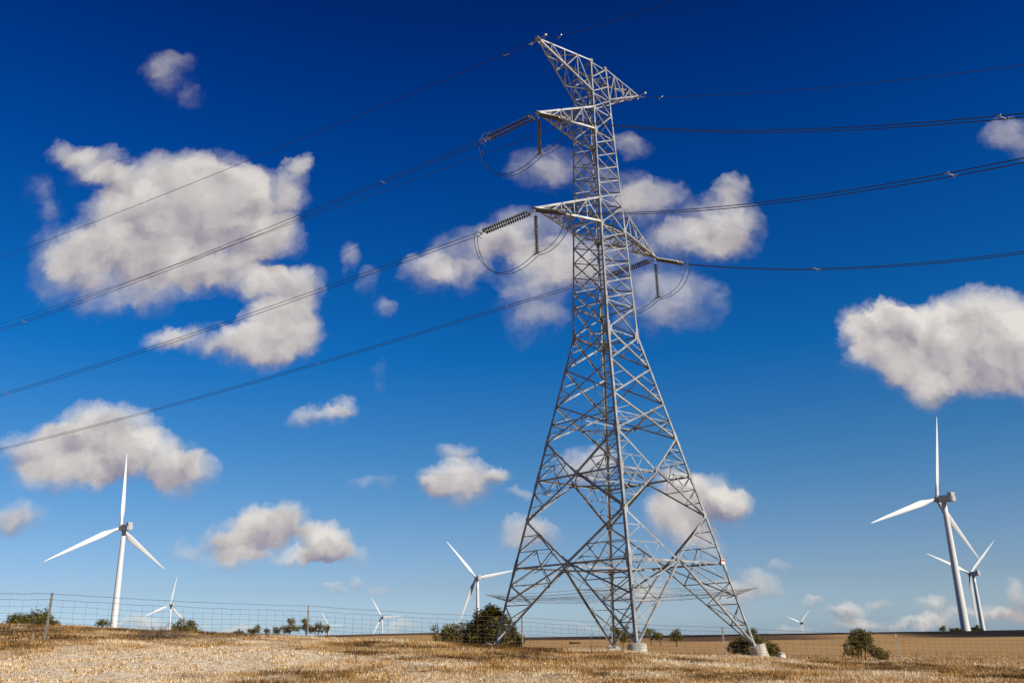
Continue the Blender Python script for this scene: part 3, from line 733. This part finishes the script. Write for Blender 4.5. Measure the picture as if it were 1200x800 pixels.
for key, (nm, slL, cL, slR, cR, lenL, lenR, spc, endL, endR) in PH.items():
    tip = TIP[key] + V3(0, 0, -0.12)
    eL, sL = tension_set(tip, DL, slL-0.03, lenL, 'double string of dark discs pulling left from the %s' % PLACE[key])
    eR, sR = tension_set(tip, DR, slR, lenR, 'double string of dark discs pulling right from the %s' % PLACE[key])
    jb = jumper_string(tip+V3(0, 0, -0.05), 'vertical string of dark discs hanging under the %s' % PLACE[key])
    # twin cables
    for side, D, sl, cc, e_, sd_, s0, s1 in (('left', DL, slL, cL, eL, sL, lenL, endL), ('right', DR, slR, cR, eR, sR, lenR, endR)):
        root = thing('twin_conductor', 'pair of dark cables running %s from the %s' % (side, PLACE[key]), 'power line', e_, 'twin conductors of the power line'); f = local_parts(root)
        fix = e_ - wire_pt(tip, D, sl, cc, s0)
        def cpt(s_, o_):
            k_ = max(0, 1-(s_-s0)/12); return wire_pt(tip, D, sl, cc, s_) + fix*k_ + sd_*o_
        for o_ in (-0.22, 0.22):
            bm = bmesh.new(); pts = [cpt(s0+(s1-s0)*(i/70)**1.3, o_) for i in range(71)]; tube(bm, pts, 0.024 if side == 'left' else 0.021, 6); f('cable', bm, M_WIRE, None, True)
        for s_ in ((s0+9, s0+30, s0+55) if side == 'left' else spc):
            bm = bmesh.new(); a, b2 = cpt(s_, -0.24), cpt(s_, 0.24); tube(bm, [a, b2], 0.020, 6)
            for q in (a, b2): tube(bm, [q-D*0.09, q+D*0.09], 0.030, 6)
            f('spacer', bm, M_FIT)
    # jumper loop round the tower side
    root = thing('jumper_loop', 'pair of drooping jumper cables looping below the %s' % PLACE[key], 'jumper cable', jb, 'jumper loops on the pylon'); f = local_parts(root)
    for o_ in (-0.2, 0.2):
        a = eL+sL*o_*1.1-V3(0, 0, .05); d = eR-sR*o_*1.1-V3(0, 0, .05); mdd = jb+LX*o_
        bm = bmesh.new(); tube(bm, bez(a, a-DL*0.1-V3(0, 0, 3.0), mdd+(DL*2.6)-V3(0, 0, 1.9), mdd), 0.022, 6); f('cable', bm, M_WIRE, None, True)
        bm = bmesh.new(); tube(bm, bez(mdd, mdd+DR*1.3-V3(0, 0, .5), d-DR*0.1-V3(0, 0, 1.6), d), 0.022, 6); f('cable', bm, M_WIRE, None, True)
for key, side, D, sl, cc, s1, nm in (('peakL', 'left', DL, -0.0394, 0.000272, 230, 'left'), ('peakR', 'left', DL, -0.0471, 0.000225, 230, 'right'), ('peakL', 'right', DR, -0.5383, 0.004316, 50, 'left'), ('peakR', 'right', DR, -0.5869, 0.002123, 50, 'right')):
    tip = TIP[key]
    root = thing('earth_wire', 'single thin wire running %s from the %s tip of the pylon top' % (side, nm), 'power line', tip, 'earth wires from the pylon top'); f = local_parts(root)
    bm = bmesh.new(); tube(bm, [wire_pt(tip, D, sl, cc, s1*(i/60)**1.3) for i in range(61)], 0.022 if side == 'left' else 0.019, 5); f('wire', bm, M_WIRE, None, True)
    bm = bmesh.new(); tube(bm, [tip, wire_pt(tip, D, sl, cc, .9)], 0.03, 6); a = wire_pt(tip, D, sl, cc, 2.8); tube(bm, [a-D*.25-V3(0, 0, .1), a+D*.25-V3(0, 0, .1)], 0.04, 6); f('clamp', bm, M_FIT)
# little cross bars with bright ends at the two peaks
for key in ('peakL', 'peakR'):
    bm = bmesh.new(); t_ = TIP[key]+V3(0, 0, .02); d = (LX*0.25+LY).normalized()
    tube(bm, [t_-d*1.0-V3(0, 0, .25), t_+d*1.0+V3(0, 0, .30)], 0.032, 6); o = padd('earthing_bar', bm, M_STEEL)
    for s_ in (-1, 1):
        bm = bmesh.new(); lathe(bm, t_+d*1.0*s_+V3(0, 0, .30 if s_ > 0 else -.25)-V3(0, 0, .09), V3(0, 0, 1), [(0, .03), (.04, .10), (.14, .10), (.18, .03)], 10); bm.transform(pyl_inv); add('end_cap', bm, M_SIGN, o)

# ------------------------------------------------------------------ wind turbines
R_BL = 50.0
def blade_mesh():
    secs = []; N = 26
    for i in range(N+1):
        t_ = i/N; r_ = 1.2 + (R_BL-1.2)*t_
        if t_ < 0.05: ch, th = 2.0, 2.0
        elif t_ < 0.22:
            q = (t_-0.05)/0.17; q = q*q*(3-2*q); ch, th = 2.0+1.7*q, 2.0-1.15*q
        else:
            q = (t_-0.22)/0.78; ch = 3.7*(1-q)**0.85+0.25*q; th = 0.85*(1-q)+0.05
            if t_ > .98: ch *= 0.45
        tw = radians(16*(1-t_)**2+6)
        secs.append((r_, ch, th, tw, t_))
    bm = bmesh.new(); rings = []; S = 14
    for r_, ch, th, tw, t_ in secs:
        rg = []
        for j in range(S):
            a = 2*pi*j/S; x_ = cos(a)*ch*0.5 + (0.18*ch if t_ > 0.05 else 0.18*ch*t_/0.05)
            taper = 1.0 if t_ < .05 else (0.55+0.45*(1-(cos(a)+1)/2)*1.6 if True else 1)
            y_ = sin(a)*th*0.5*min(1, taper)
            xr = x_*cos(tw)-y_*sin(tw); yr = x_*sin(tw)+y_*cos(tw); rg.append(bm.verts.new((xr, yr, r_)))
        rings.append(rg)
    for i in range(len(rings)-1):
        for j in range(S): bm.faces.new((rings[i][j], rings[i][(j+1) % S], rings[i+1][(j+1) % S], rings[i+1][j]))
    bm.faces.new(rings[0][::-1]); bm.faces.new(rings[-1])
    me = bpy.data.meshes.new('blade'); bm.to_mesh(me); bm.free(); me.materials.append(M_TURB)
    for p_ in me.polygons: p_.use_smooth = True
    return me
ME_BLADE = blade_mesh()
def hub_mesh():
    bm = bmesh.new(); lathe(bm, V3(0, -1.6, 0), V3(0, 1, 0), [(0, 1.5), (0.3, 1.75), (1.8, 1.75), (2.6, 1.5), (3.3, 0.95), (3.6, 0.35)], 20)
    me = bpy.data.meshes.new('hub'); bm.to_mesh(me); bm.free(); me.materials.append(M_NAC)
    for p_ in me.polygons: p_.use_smooth = True
    return me
def nac_mesh():
    bm = bmesh.new(); box(bm, (0, -6.6, 0.1), 3.6, 9.6, 3.8, None, 0.55); me = bpy.data.meshes.new('nacelle'); bm.to_mesh(me); bm.free(); me.materials.append(M_NAC); return me
def cool_mesh():
    bm = bmesh.new(); box(bm, (0, -9.6, 2.75), 3.2, 2.6, 1.5, None, 0.15); tube(bm, [(0.6, -7.6, 1.9), (0.6, -7.6, 4.2)], 0.06, 5); tube(bm, [(-.6, -7.6, 1.9), (-.6, -7.6, 3.8)], 0.06, 5)
    me = bpy.data.meshes.new('cooler_box'); bm.to_mesh(me); bm.free(); me.materials.append(M_NAC); return me
ME_HUB, ME_NAC, ME_COOL = hub_mesh(), nac_mesh(), cool_mesh()
# hub position, rotor heading, phase, cone, tilt, turning sense
TURB = [((-259.2, 594.0, 73.2), -54.2, 359.3, -9.1, 4.9, -1, 'large white wind turbine at the far left under the flat cloud'),
        ((-592.5, 1583.5, 63.0), -51.9, 352.8, 0.0, 5.5, -1, 'small white wind turbine just right of the large left one'),
        ((-43.9, 973.5, 58.6), -22.5, 319.6, -5.7, 3.8, 1, 'white wind turbine rising behind the big bush left of the pylon'),
        ((-292.2, 1996.8, 44.3), -34.1, 326.7, -0.2, 5.1, 1, 'distant grey wind turbine alone between the fence post and the big bush'),
        ((-589.3, 2905.7, 44.0), -30.8, 328.8, 0.5, 5.2, 1, 'tiny distant wind turbine behind the small trees beside a fence post'),
        ((237.8, 510.9, 67.7), -25.2, 347.2, -4.9, 5.5, -1, 'tallest wind turbine at the right with one blade straight up'),
        ((425.1, 872.9, 45.7), -20.3, 308.4, -4.0, 4.8, -1, 'smaller wind turbine standing just right of the tallest one'),
        ((714.7, 2390.4, 15.0), -30.1, 311.6, -0.7, 5.4, -1, 'tiny far wind turbine between the pylon and the right turbines')]
for (H, yaw_, ph, cone, tilt, sense, lab) in TURB:
    H = Vector(H); ya = radians(yaw_); n_ = V3(sin(ya), cos(ya), 0); tl = radians(tilt); cn = radians(cone)
    upv = V3(0, 0, cos(tl)) - n_*sin(tl); nn = n_*cos(tl)+V3(0, 0, sin(tl)); side = V3(cos(ya), -sin(ya), 0)
    base = H - n_*4.2; gz = float(hgt(base.x, base.y))
    root = thing('wind_turbine', lab, 'wind turbine', (base.x, base.y, gz), 'wind turbines of the wind farm')
    hgt_t = H.z-1.9-gz
    bm = bmesh.new(); N = 24; lathe(bm, V3(0, 0, -1.5), V3(0, 0, 1), [(0, 2.35), (1.5, 2.3)] + [(1.5+hgt_t*i/8, 2.3-0.95*i/8) for i in range(1, 9)], 32)
    add('tower', bm, M_TURB, root, True)
    Rn = Matrix((side, nn, side.cross(nn))).transposed().to_4x4()
    hub_l = H - root.location
    for nm, me in (('nacelle', ME_NAC), ('hub', ME_HUB)):
        o = bpy.data.objects.new(nm, me); C.objects.link(o); o.parent = root; o.matrix_local = Matrix.Translation(hub_l) @ Rn
        if nm == 'nacelle': nac = o
    o = bpy.data.objects.new('cooler_box', ME_COOL); C.objects.link(o); o.parent = nac
    for kk in range(3):
        a = radians(ph) + kk*2*pi/3
        z_ax = (upv*cos(a) + side*(sense*sin(a)))*cos(cn) - nn*sin(cn); z_ax.normalize()
        y_ax = (nn - z_ax*nn.dot(z_ax)).normalized(); x_ax = y_ax.cross(z_ax)
        o = bpy.data.objects.new('blade', ME_BLADE); C.objects.link(o); o.parent = root
        o.matrix_local = Matrix.Translation(hub_l) @ Matrix((x_ax, y_ax, z_ax)).transposed().to_4x4()

# ------------------------------------------------------------------ fence
posts = [(-21.5, 22.0), (-14.33, 28.5), (-8.1, 36.0), (0.14, 41.0), (8.9, 41.3), (17.5, 44.0), (26.5, 47.5), (35.5, 51.5)]
def catm(ps, t_):
    i = int(min(max(t_, 0), len(ps)-1.001)); f_ = t_-i; g_ = lambda j: np.array(ps[min(max(j, 0), len(ps)-1)], float)
    p0, p1, p2, p3 = g_(i-1), g_(i), g_(i+1), g_(i+2)
    return p1*(1-f_)+p2*f_
fn = thing('wire_fence', 'farm fence of square wire netting on thin posts crossing in front of the pylon', 'fence', (posts[3][0], posts[3][1], float(hgt(*posts[3])))); f = local_parts(fn)
top_z = [1.62, 1.585, 1.30, 0.78, 0.17, -0.30, -0.62, -0.9]
lean = [(0, 0), (0.05, 0), (0.0, 0), (0.0, 0), (-0.02, 0), (-0.05, 0), (0, 0), (0, 0)]
for i, (px_, py_) in enumerate(posts):
    bm = bmesh.new(); g0 = float(hgt(px_, py_))-0.35; lx, ly = lean[i]
    a = V3(px_-lx, py_-ly, g0); b2 = V3(px_, py_, top_z[i])
    if i in (2, 3): tube(bm, [a, b2], 0.032, 8)
    else: angle_bar(bm, a, b2, 0.045, V3(1, 0, 0), V3(0, 1, 0)); angle_bar(bm, a, b2, 0.035, V3(-1, 0, 0), V3(0, 1, 0))
    f('post', bm, M_POST)
def fence_pt(t_, drop):
    xy = catm(posts, t_); i = int(min(t_, len(posts)-1.001)); fr = t_-i
    z_ = top_z[i]*(1-fr)+top_z[i+1]*fr
    return V3(xy[0], xy[1]-0.05, z_-drop - 0.05*4*fr*(1-fr))
NS = 26; nb = len(posts)-1
bm = bmesh.new()
tube(bm, [fence_pt(nb*i/(nb*NS), 0.02)+V3(0, 0, random.uniform(-.012, .012)) for i in range(nb*NS+1)], 0.0055, 4)
for i in range(nb*NS):
    if i % 1 == 0:
        for q_ in (0.0, 0.5):
            q = fence_pt(nb*(i+q_)/(nb*NS), 0.02); tube(bm, [q+V3(-.03, 0, -.03), q+V3(.03, 0, .03)], 0.003, 3)
f('barbed_strand', bm, M_FWIRE)
bm = bmesh.new(); drops = [0.20, 0.38, 0.56, 0.73, 0.88, 1.02, 1.14]
jit = {}
def npt(i, j):
    if (i, j) not in jit: jit[(i, j)] = V3(random.uniform(-.02, .02), 0, random.uniform(-.018, .018))
    return fence_pt(nb*i/(nb*NS), drops[j]) + jit[(i, j)]
for j in range(len(drops)): tube(bm, [npt(i, j) for i in range(nb*NS+1)], 0.0055 if j == 0 else 0.0034, 4)
for i in range(nb*NS+1):
    tube(bm, [npt(i, j) for j in range(len(drops))], 0.0034, 4)
    for j in range(1, len(drops)): q = npt(i, j); tube(bm, [q-V3(0, 0, .022), q+V3(0, 0, .022)], 0.0065, 4)
f('wire_netting', bm, M_FWIRE)

# ------------------------------------------------------------------ trees and bushes
def foliage(lobes, dens, leaf, seed):
    """leaf-sized quads gathered in small sprays spread through the outer part of each lobe"""
    r_ = np.random.default_rng(seed); vs_, ts_ = [], []
    for (cx_, cy_, cz_, rx_, ry_, rz_) in lobes:
        nsp = max(6, int(dens*(rx_*rz_+ry_*rz_+rx_*ry_)))
        d = r_.normal(size=(nsp, 3)); d /= np.linalg.norm(d, axis=1)[:, None]
        rad = 0.55+0.5*r_.random(nsp)**0.6
        cc_ = d*rad[:, None]*np.array([rx_, ry_, rz_]) + np.array([cx_, cy_, cz_])
        per = 16
        n_ = nsp*per; c3 = np.repeat(cc_, per, 0) + r_.normal(size=(n_, 3))*leaf*1.2
        tn = np.repeat(np.clip(r_.normal(0.50, 0.24, nsp), 0, 1), per) + r_.normal(0, 0.13, n_)
        u_ = r_.normal(size=(n_, 3)); u_ /= np.linalg.norm(u_, axis=1)[:, None]; w_ = np.cross(u_, r_.normal(size=(n_, 3))); w_ /= np.linalg.norm(w_, axis=1)[:, None]
        s_ = leaf*(0.6+0.8*r_.random(n_))[:, None]
        q = np.stack([c3-u_*s_*.9, c3+w_*s_*.35, c3+u_*s_*.9, c3-w_*s_*.35], 1).reshape(-1, 3); vs_.append(q); ts_.append(tn)
    v_ = np.concatenate(vs_); return v_, np.arange(len(v_)).reshape(-1, 4), np.clip(np.concatenate(ts_), 0, 1)
def tree(name, label, cat, x, y, lobes, leaf=0.1, dens=26, trunks=((0, 0),), tr=0.12, seed=1, group=None, sink=0.0):
    """lobes are (dx, dy, dz, rx, ry, rz) over the foot of the tree"""
    g0 = float(hgt(x, y))-sink; root = thing(name, label, cat, (x, y, g0), group)
    v_, f_, tn = foliage(lobes, dens, leaf, seed); ngrid('crown', v_, f_, M_LEAF, root, tint=tn)
    bm = bmesh.new(); rr = random.Random(seed)
    for (tx, ty) in trunks:
        b0 = V3(tx, ty, -0.2)
        near_l = sorted(lobes, key=lambda l_: (l_[0]-tx)**2+(l_[1]-ty)**2)[:max(2, int(len(lobes)/len(trunks)+1))]
        mid = V3(tx+rr.uniform(-.1, .1), ty, min(l_[2]-l_[5]*0.6 for l_ in near_l)*0.8+0.05)
        tube(bm, [b0, b0.lerp(mid, .5)+V3(rr.uniform(-.08, .08), 0, 0), mid], tr, 8, tr*.75)
        for l_ in near_l:
            e_ = V3(l_[0], l_[1], l_[2]+l_[5]*.2); q = mid.lerp(e_, .5)+V3(rr.uniform(-.15, .15)*l_[3], rr.uniform(-.15, .15)*l_[3], 0)
            tube(bm, [mid, q, e_], tr*.6, 6, tr*.15)
            for _ in range(3):
                e2_ = e_+V3(rr.uniform(-.8, .8)*l_[3], rr.uniform(-.8, .8)*l_[4], rr.uniform(-.3, .9)*l_[5]); tube(bm, [q, q.lerp(e2_, .6)+V3(0, 0, .05), e2_], tr*.28, 5, tr*.08)
    add('trunk', bm, M_BARK, root, True)
    return root
def scatter_lobes(n_, w_, h0, h1, seed, size=0.3, dome=True):
    r_ = random.Random(seed); out = []
    for i in range(n_):
        a = r_.uniform(-1, 1); x_ = a*w_*0.5*(1-size*.55); top = (1-abs(a)**2.4*0.62) if dome else 1
        z_ = h0+(h1-h0)*r_.uniform(.12, .84)*top; s_ = size*w_*0.5*r_.uniform(.75, 1.25)
        out.append((x_, r_.uniform(-.32, .32)*w_, z_, s_, s_, s_*r_.uniform(.6, .85)))
    return out
# the big bush behind the pylon's left foot, with its smaller neighbours
D = 72.0
L_ = [(-0.5, 0, 2.55, .85, .9, .65), (0.2, .3, 2.9, .75, .8, .6), (-.9, -.2, 1.7, 1.0, 1, .8), (0.6, -.3, 1.9, 1.1, 1, .85), (1.3, .2, 1.6, .85, .9, .75), (-1.6, .1, 1.0, .9, 1, .75), (1.8, 0, .9, .8, .8, .7),
      (0, -.5, .9, 1.2, 1.1, .8), (-.9, -.6, .7, 1.1, 1, .7), (1.0, -.6, .7, 1.1, 1, .7), (2.4, 0, .5, .5, .6, .5), (-2.0, 0, .45, .6, .6, .5), (-.9, .2, 2.2, .6, .6, .5), (1.0, .2, 2.4, .55, .6, .45), (0, .2, 3.3, .38, .4, .3), (.6, .1, 2.95, .4, .4, .35)]
L_ = [(a_*.90-.12, b_, c2*.88, d_*.92, e_, f2*.92) for a_, b_, c2, d_, e_, f2 in L_]
tree('large_bush', 'largest dark green bush behind the left foot of the pylon', 'bush', -0.0292*D, D, L_, 0.10, 44, ((-.6, 0), (.5, 0), (1.4, .1)), 0.13, 3)
D = 77.0
tree('round_bush', 'olive round bush touching the left side of the largest bush', 'bush', -0.0735*D, D, [(1.1, 0, .8, .7, .6, .55), (1.2, 0, 1.5, .4, .4, .4), (0, 0, .9, .65, .6, .6), (-.3, 0, 1.35, .4, .4, .35), (.35, 0, 1.4, .45, .45, .38), (.1, 0, .5, .7, .6, .45), (.55, 0, .8, .4, .4, .4), (-.5, 0, .7, .35, .4, .4)], 0.10, 40, seed=4)
tree('sapling', 'thin little tree standing alone left of the olive round bush', 'tree', -0.0885*D, D, [(0, 0, 1.55, .33, .3, .22), (-.05, 0, 1.1, .26, .25, .25), (.05, 0, .65, .35, .3, .25), (.15, 0, .3, .2, .2, .2)], 0.09, 30, tr=.06, seed=5)
# left horizon, just over the bank
D = 115.0
def on(az, D_): return az*D_, D_
x_, y_ = on(-0.5186, D); tree('spreading_tree', 'low spreading dark tree on the skyline beside the leftmost fence post', 'tree', x_, y_, [(l[0]*1, l[1], l[2]+1.1, l[3], l[4], l[5]) for l in scatter_lobes(20, 5.8, 0.6, 3.3, 21, .30)], 0.13, 18, ((-.8, 0), (.9, 0)), .14, 6, 'trees along the left skyline')
x_, y_ = on(-0.5520, D); tree('spreading_tree', 'low hedge-like bush at the extreme left edge of the skyline', 'bush', x_, y_, [(l[0], l[1], l[2]+.9, l[3], l[4], l[5]) for l in scatter_lobes(8, 3.4, 0.3, 1.6, 22, .32)], 0.13, 18, seed=7, group='trees along the left skyline')
x_, y_ = on(-0.4435, 80); tree('low_shrub', 'low brown shrub at the foot of the large left turbine', 'bush', x_, y_, [(l[0], l[1], l[2]+.85, l[3], l[4], l[5]) for l in scatter_lobes(6, 1.3, 0.2, .75, 23, .34)], 0.08, 26, seed=8, tr=.05)
x_, y_ = on(-0.3577, D); tree('round_tree', 'compact round tree right beside the small left turbine', 'tree', x_, y_, [(l[0], l[1], l[2]+1.0, l[3], l[4], l[5]) for l in scatter_lobes(14, 3.0, 0.5, 2.5, 24, .36)], 0.13, 20, seed=9, group='trees along the left skyline')
D = 230.0
SK = [(-0.298, 1.9, 1.4, 5, 'tiny shrub poking over the bank left of the round skyline tree', 1.5), (-0.2815, 3.4, 3.3, 9, 'round-headed tree halfway between the small left turbine and the second post', 1.5), (-0.269, 1.6, 1.2, 4, 'tiny shrub just right of the round-headed skyline tree', 1.3),
      (-0.2582, 2.7, 1.6, 6, 'low wide bush left of the tallest skyline tree', 1.4), (-0.2440, 4.2, 3.8, 11, 'tallest dark tree directly left of the second fence post', 1.4), (-0.2262, 3.8, 3.6, 10, 'open-crowned tree directly right of the second fence post', 1.4), (-0.2135, 3.4, 2.6, 9, 'wide bushy tree next to the open-crowned one', 1.3), (-0.2030, 2.0, 2.4, 5, 'ragged last tree of the row by the tiny distant turbine', 1.3)]
for i, (az, w_, h_, n_, lab, lift) in enumerate(SK):
    x_, y_ = on(az, D); sc = 0.92
    tree('gum_tree', lab, 'tree', x_, y_, [(l[0], l[1], l[2]+lift*.5, l[3], l[4], l[5]) for l in scatter_lobes(n_, w_*sc, 0.3, h_, 31+i, .34)], 0.19, 9, seed=40+i, tr=.16, group='trees along the left skyline')
# trees in the field seen through and right of the pylon's feet
D = 262.0
FT = [(0.1015, 3.6, 4.6, 9, 'tree seen between the two middle legs of the pylon, leftmost of its row'), (0.1160, 3.8, 5.2, 10, 'taller tree showing just behind the front leg of the pylon'), (0.1255, 2.4, 4.0, 6, 'small tree just right of the front leg of the pylon'), (0.1392, 3.4, 5.6, 9, 'tree with a tall narrow crown in the middle of the field row'), (0.1490, 2.6, 3.9, 7, 'low round tree at the right end of the field row')]
for i, (az, w_, h_, n_, lab) in enumerate(FT):
    x_, y_ = on(az, D); tree('gum_tree', lab, 'tree', x_, y_, scatter_lobes(n_, w_*1.2, h_*.22, h_*1.15, 51+i, .34), 0.20, 9, seed=60+i, tr=.16, group='trees standing in the far field')
x_, y_ = on(0.1660, 238); tree('gum_tree', 'lone upright tree with a forked trunk right of the field row', 'tree', x_, y_, [(0, 0, 3.4, .9, .9, .7), (-.5, 0, 2.5, .9, .9, .6), (.7, 0, 2.6, .8, .8, .6), (.1, 0, 1.9, 1, .9, .5), (.9, 0, 1.8, .6, .6, .4), (-.9, 0, 1.7, .5, .5, .4)], 0.19, 12, ((0, 0),), .2, 66)
D = 108
x_, y_ = on(0.2455, D); tree('wide_bush', 'wide dark bush behind the right footing of the pylon', 'bush', x_, y_, scatter_lobes(18, 4.9, 0.15, 2.85, 71, .32), 0.11, 32, ((-.3, 0), (.6, 0)), .12, 72)
D = 89
L_ = [(-.2, 0, 2.35, .75, .7, .4), (.5, 0, 2.2, .6, .6, .4), (-.75, 0, 1.75, .55, .5, .38), (.25, 0, 1.6, .7, .7, .4), (-1.1, 0, 1.15, .55, .5, .38), (-.35, 0, 1.15, .55, .5, .32), (.6, 0, 1.1, .6, .6, .4), (-1.25, 0, .65, .4, .4, .25), (.75, 0, 1.75, .45, .4, .3), (1.15, -.2, .75, .6, .6, .45), (1.75, -.2, .6, .55, .5, .42), (1.4, -.2, .35, .6, .5, .35), (-.6, 0, .6, .4, .4, .25), (2.0, -.2, .35, .3, .3, .3), (-.2, 0, 1.9, .5, .5, .3)]
x_, y_ = on(0.3600, D); tree('gum_tree', 'open-crowned tree standing by the right-hand fence post in the tan field', 'tree', x_, y_, L_, 0.085, 50, ((-.15, 0), (.25, 0), (-.35, .1)), .07, 74)
for az, w_, h_, n_, lab, sd_ in ((0.4482, 3.8, 3.4, 7, 'dark bush on the ridge left of the tallest turbine', 81), (0.4630, 6.0, 1.5, 7, 'low ragged scrub on the ridge touching the tallest turbine', 82), (0.4844, 5.4, 2.6, 8, 'dark bush on the ridge between the two right turbines', 83)):
    x_, y_ = on(az, 498); tree('ridge_bush', lab, 'bush', x_, y_, scatter_lobes(n_, w_, 0.2, h_, sd_, .36), 0.3, 5, seed=sd_, tr=.15, group='bushes on the far ridge')

# ------------------------------------------------------------------ small things on the ground
bx_, by_ = -11.85, 31.0
root = thing('bramble', 'tangle of leafless brown twigs on the bank below the fence', 'dead bush', (bx_, by_, float(hgt(bx_, by_))))
bm = bmesh.new(); rr = random.Random(5)
for i in range(150):
    x0 = rr.gauss(0, .75); p0 = V3(x0, rr.uniform(-.3, .3), 0); a = rr.uniform(0, 2*pi); ln = rr.uniform(.25, .75)*(1-min(abs(x0)/2.4, .7)); pts = [p0]
    for s_ in range(5): pts.append(pts[-1]+V3(cos(a)*ln*.22, sin(a)*ln*.16, ln*rr.uniform(.03, .24))); a += rr.uniform(-.7, .7)
    tube(bm, pts, 0.008, 4, 0.003)
    q = pts[2]; tube(bm, [q, q+V3(rr.uniform(-.15, .15), rr.uniform(-.1, .1), rr.uniform(.05, .2))], 0.005, 3, 0.002)
tube(bm, [V3(-1.2, 0, .02), V3(-.3, .05, .1), V3(.5, 0, .08), V3(1.4, .1, .03)], 0.022, 6, 0.01); tube(bm, [V3(-.4, 0, .05), V3(.1, -.1, .22), V3(.5, -.1, .3)], 0.016, 5, .006)
for yy2 in (-.28, -.2, -.12, -.04, .04, .12, .2, .28): tube(bm, [V3(-2.6, yy2, 0), V3(0, yy2, .01), V3(2.6, yy2, 0)], 0.012, 5)
for xx2 in (-2, -1, 0, 1, 2): tube(bm, [V3(xx2, -.32, .01), V3(xx2, .32, .01)], 0.014, 5)
tag(add('twigs', bm, M_TWIG, root))
# pale stone right of the right footing
sx_, sy_ = 12.95, 47.0
bm = bmesh.new(); bmesh.ops.create_icosphere(bm, subdivisions=3, radius=1)
for v_ in bm.verts:
    k_ = 1+0.35*(float(vnoise(v_.co.x*1.7+5, v_.co.y*1.7+v_.co.z*2.3))-.5)*2; v_.co = Vector((v_.co.x*.20*k_, v_.co.y*.18*k_, (v_.co.z*.26*k_ if v_.co.z > 0 else v_.co.z*.1)))
st_o = add('stone', bm, M_STONE); st_o.location = (sx_, sy_, float(hgt(sx_, sy_))+.10); tag(st_o, 'small white upright stone in the grass right of the right footing', 'stone')
# fallen log in the middle of the field
lx_, ly_ = 0.0590*335, 335.0
bm = bmesh.new(); tube(bm, [V3(-2.0, 0, .35), V3(-.8, .1, .42), V3(.6, 0, .38), V3(2.0, .2, .30)], 0.34, 10, 0.22); tube(bm, [V3(.8, 0, .4), V3(1.3, -.2, .8), V3(1.5, -.3, 1.0)], 0.10, 6, .05)
lg = add('fallen_log', bm, M_LOG, None, True); lg.location = (lx_, ly_, float(hgt(lx_, ly_))); tag(lg, 'dark fallen log lying in the tan field left of the middle legs', 'log')
# a few tall bare weed stalks
for i, (wx, wy, hh_) in enumerate(((2.6, 33.5, .75), (3.7, 34.2, .6), (13.6, 32.8, .55), (14.9, 33.6, .62), (12.2, 33.2, .4), (-4.2, 24.5, .42), (5.0, 27.2, .5))):
    rr = random.Random(90+i); bm = bmesh.new()
    for _ in range(4):
        a = rr.uniform(-.5, .5); pts = [V3(0, 0, -.03)]
        for s_ in range(4): pts.append(pts[-1]+V3(a*hh_*.3, rr.uniform(-.03, .03), hh_*.25)); a += rr.uniform(-.2, .35)
        tube(bm, pts, .008, 4, .003); q = pts[3]; tube(bm, [q, q+V3(rr.uniform(-.14, .14), 0, .12)], .005, 3, .002)
    wd_ = add('dry_weed', bm, M_TWIG); wd_.location = (wx, wy, float(hgt(wx, wy)))
    tag(wd_, ('bare brown weed stalks sticking out of the grass, %s' % ('just left of the middle footings', 'straight below the middle footings', 'right below the right-hand fence post', 'rightmost of all', 'below the tree in the tan field', 'low on the bank left of centre', 'between middle and right footings')[i]), 'weed', 'dry weed stalks in the grass')
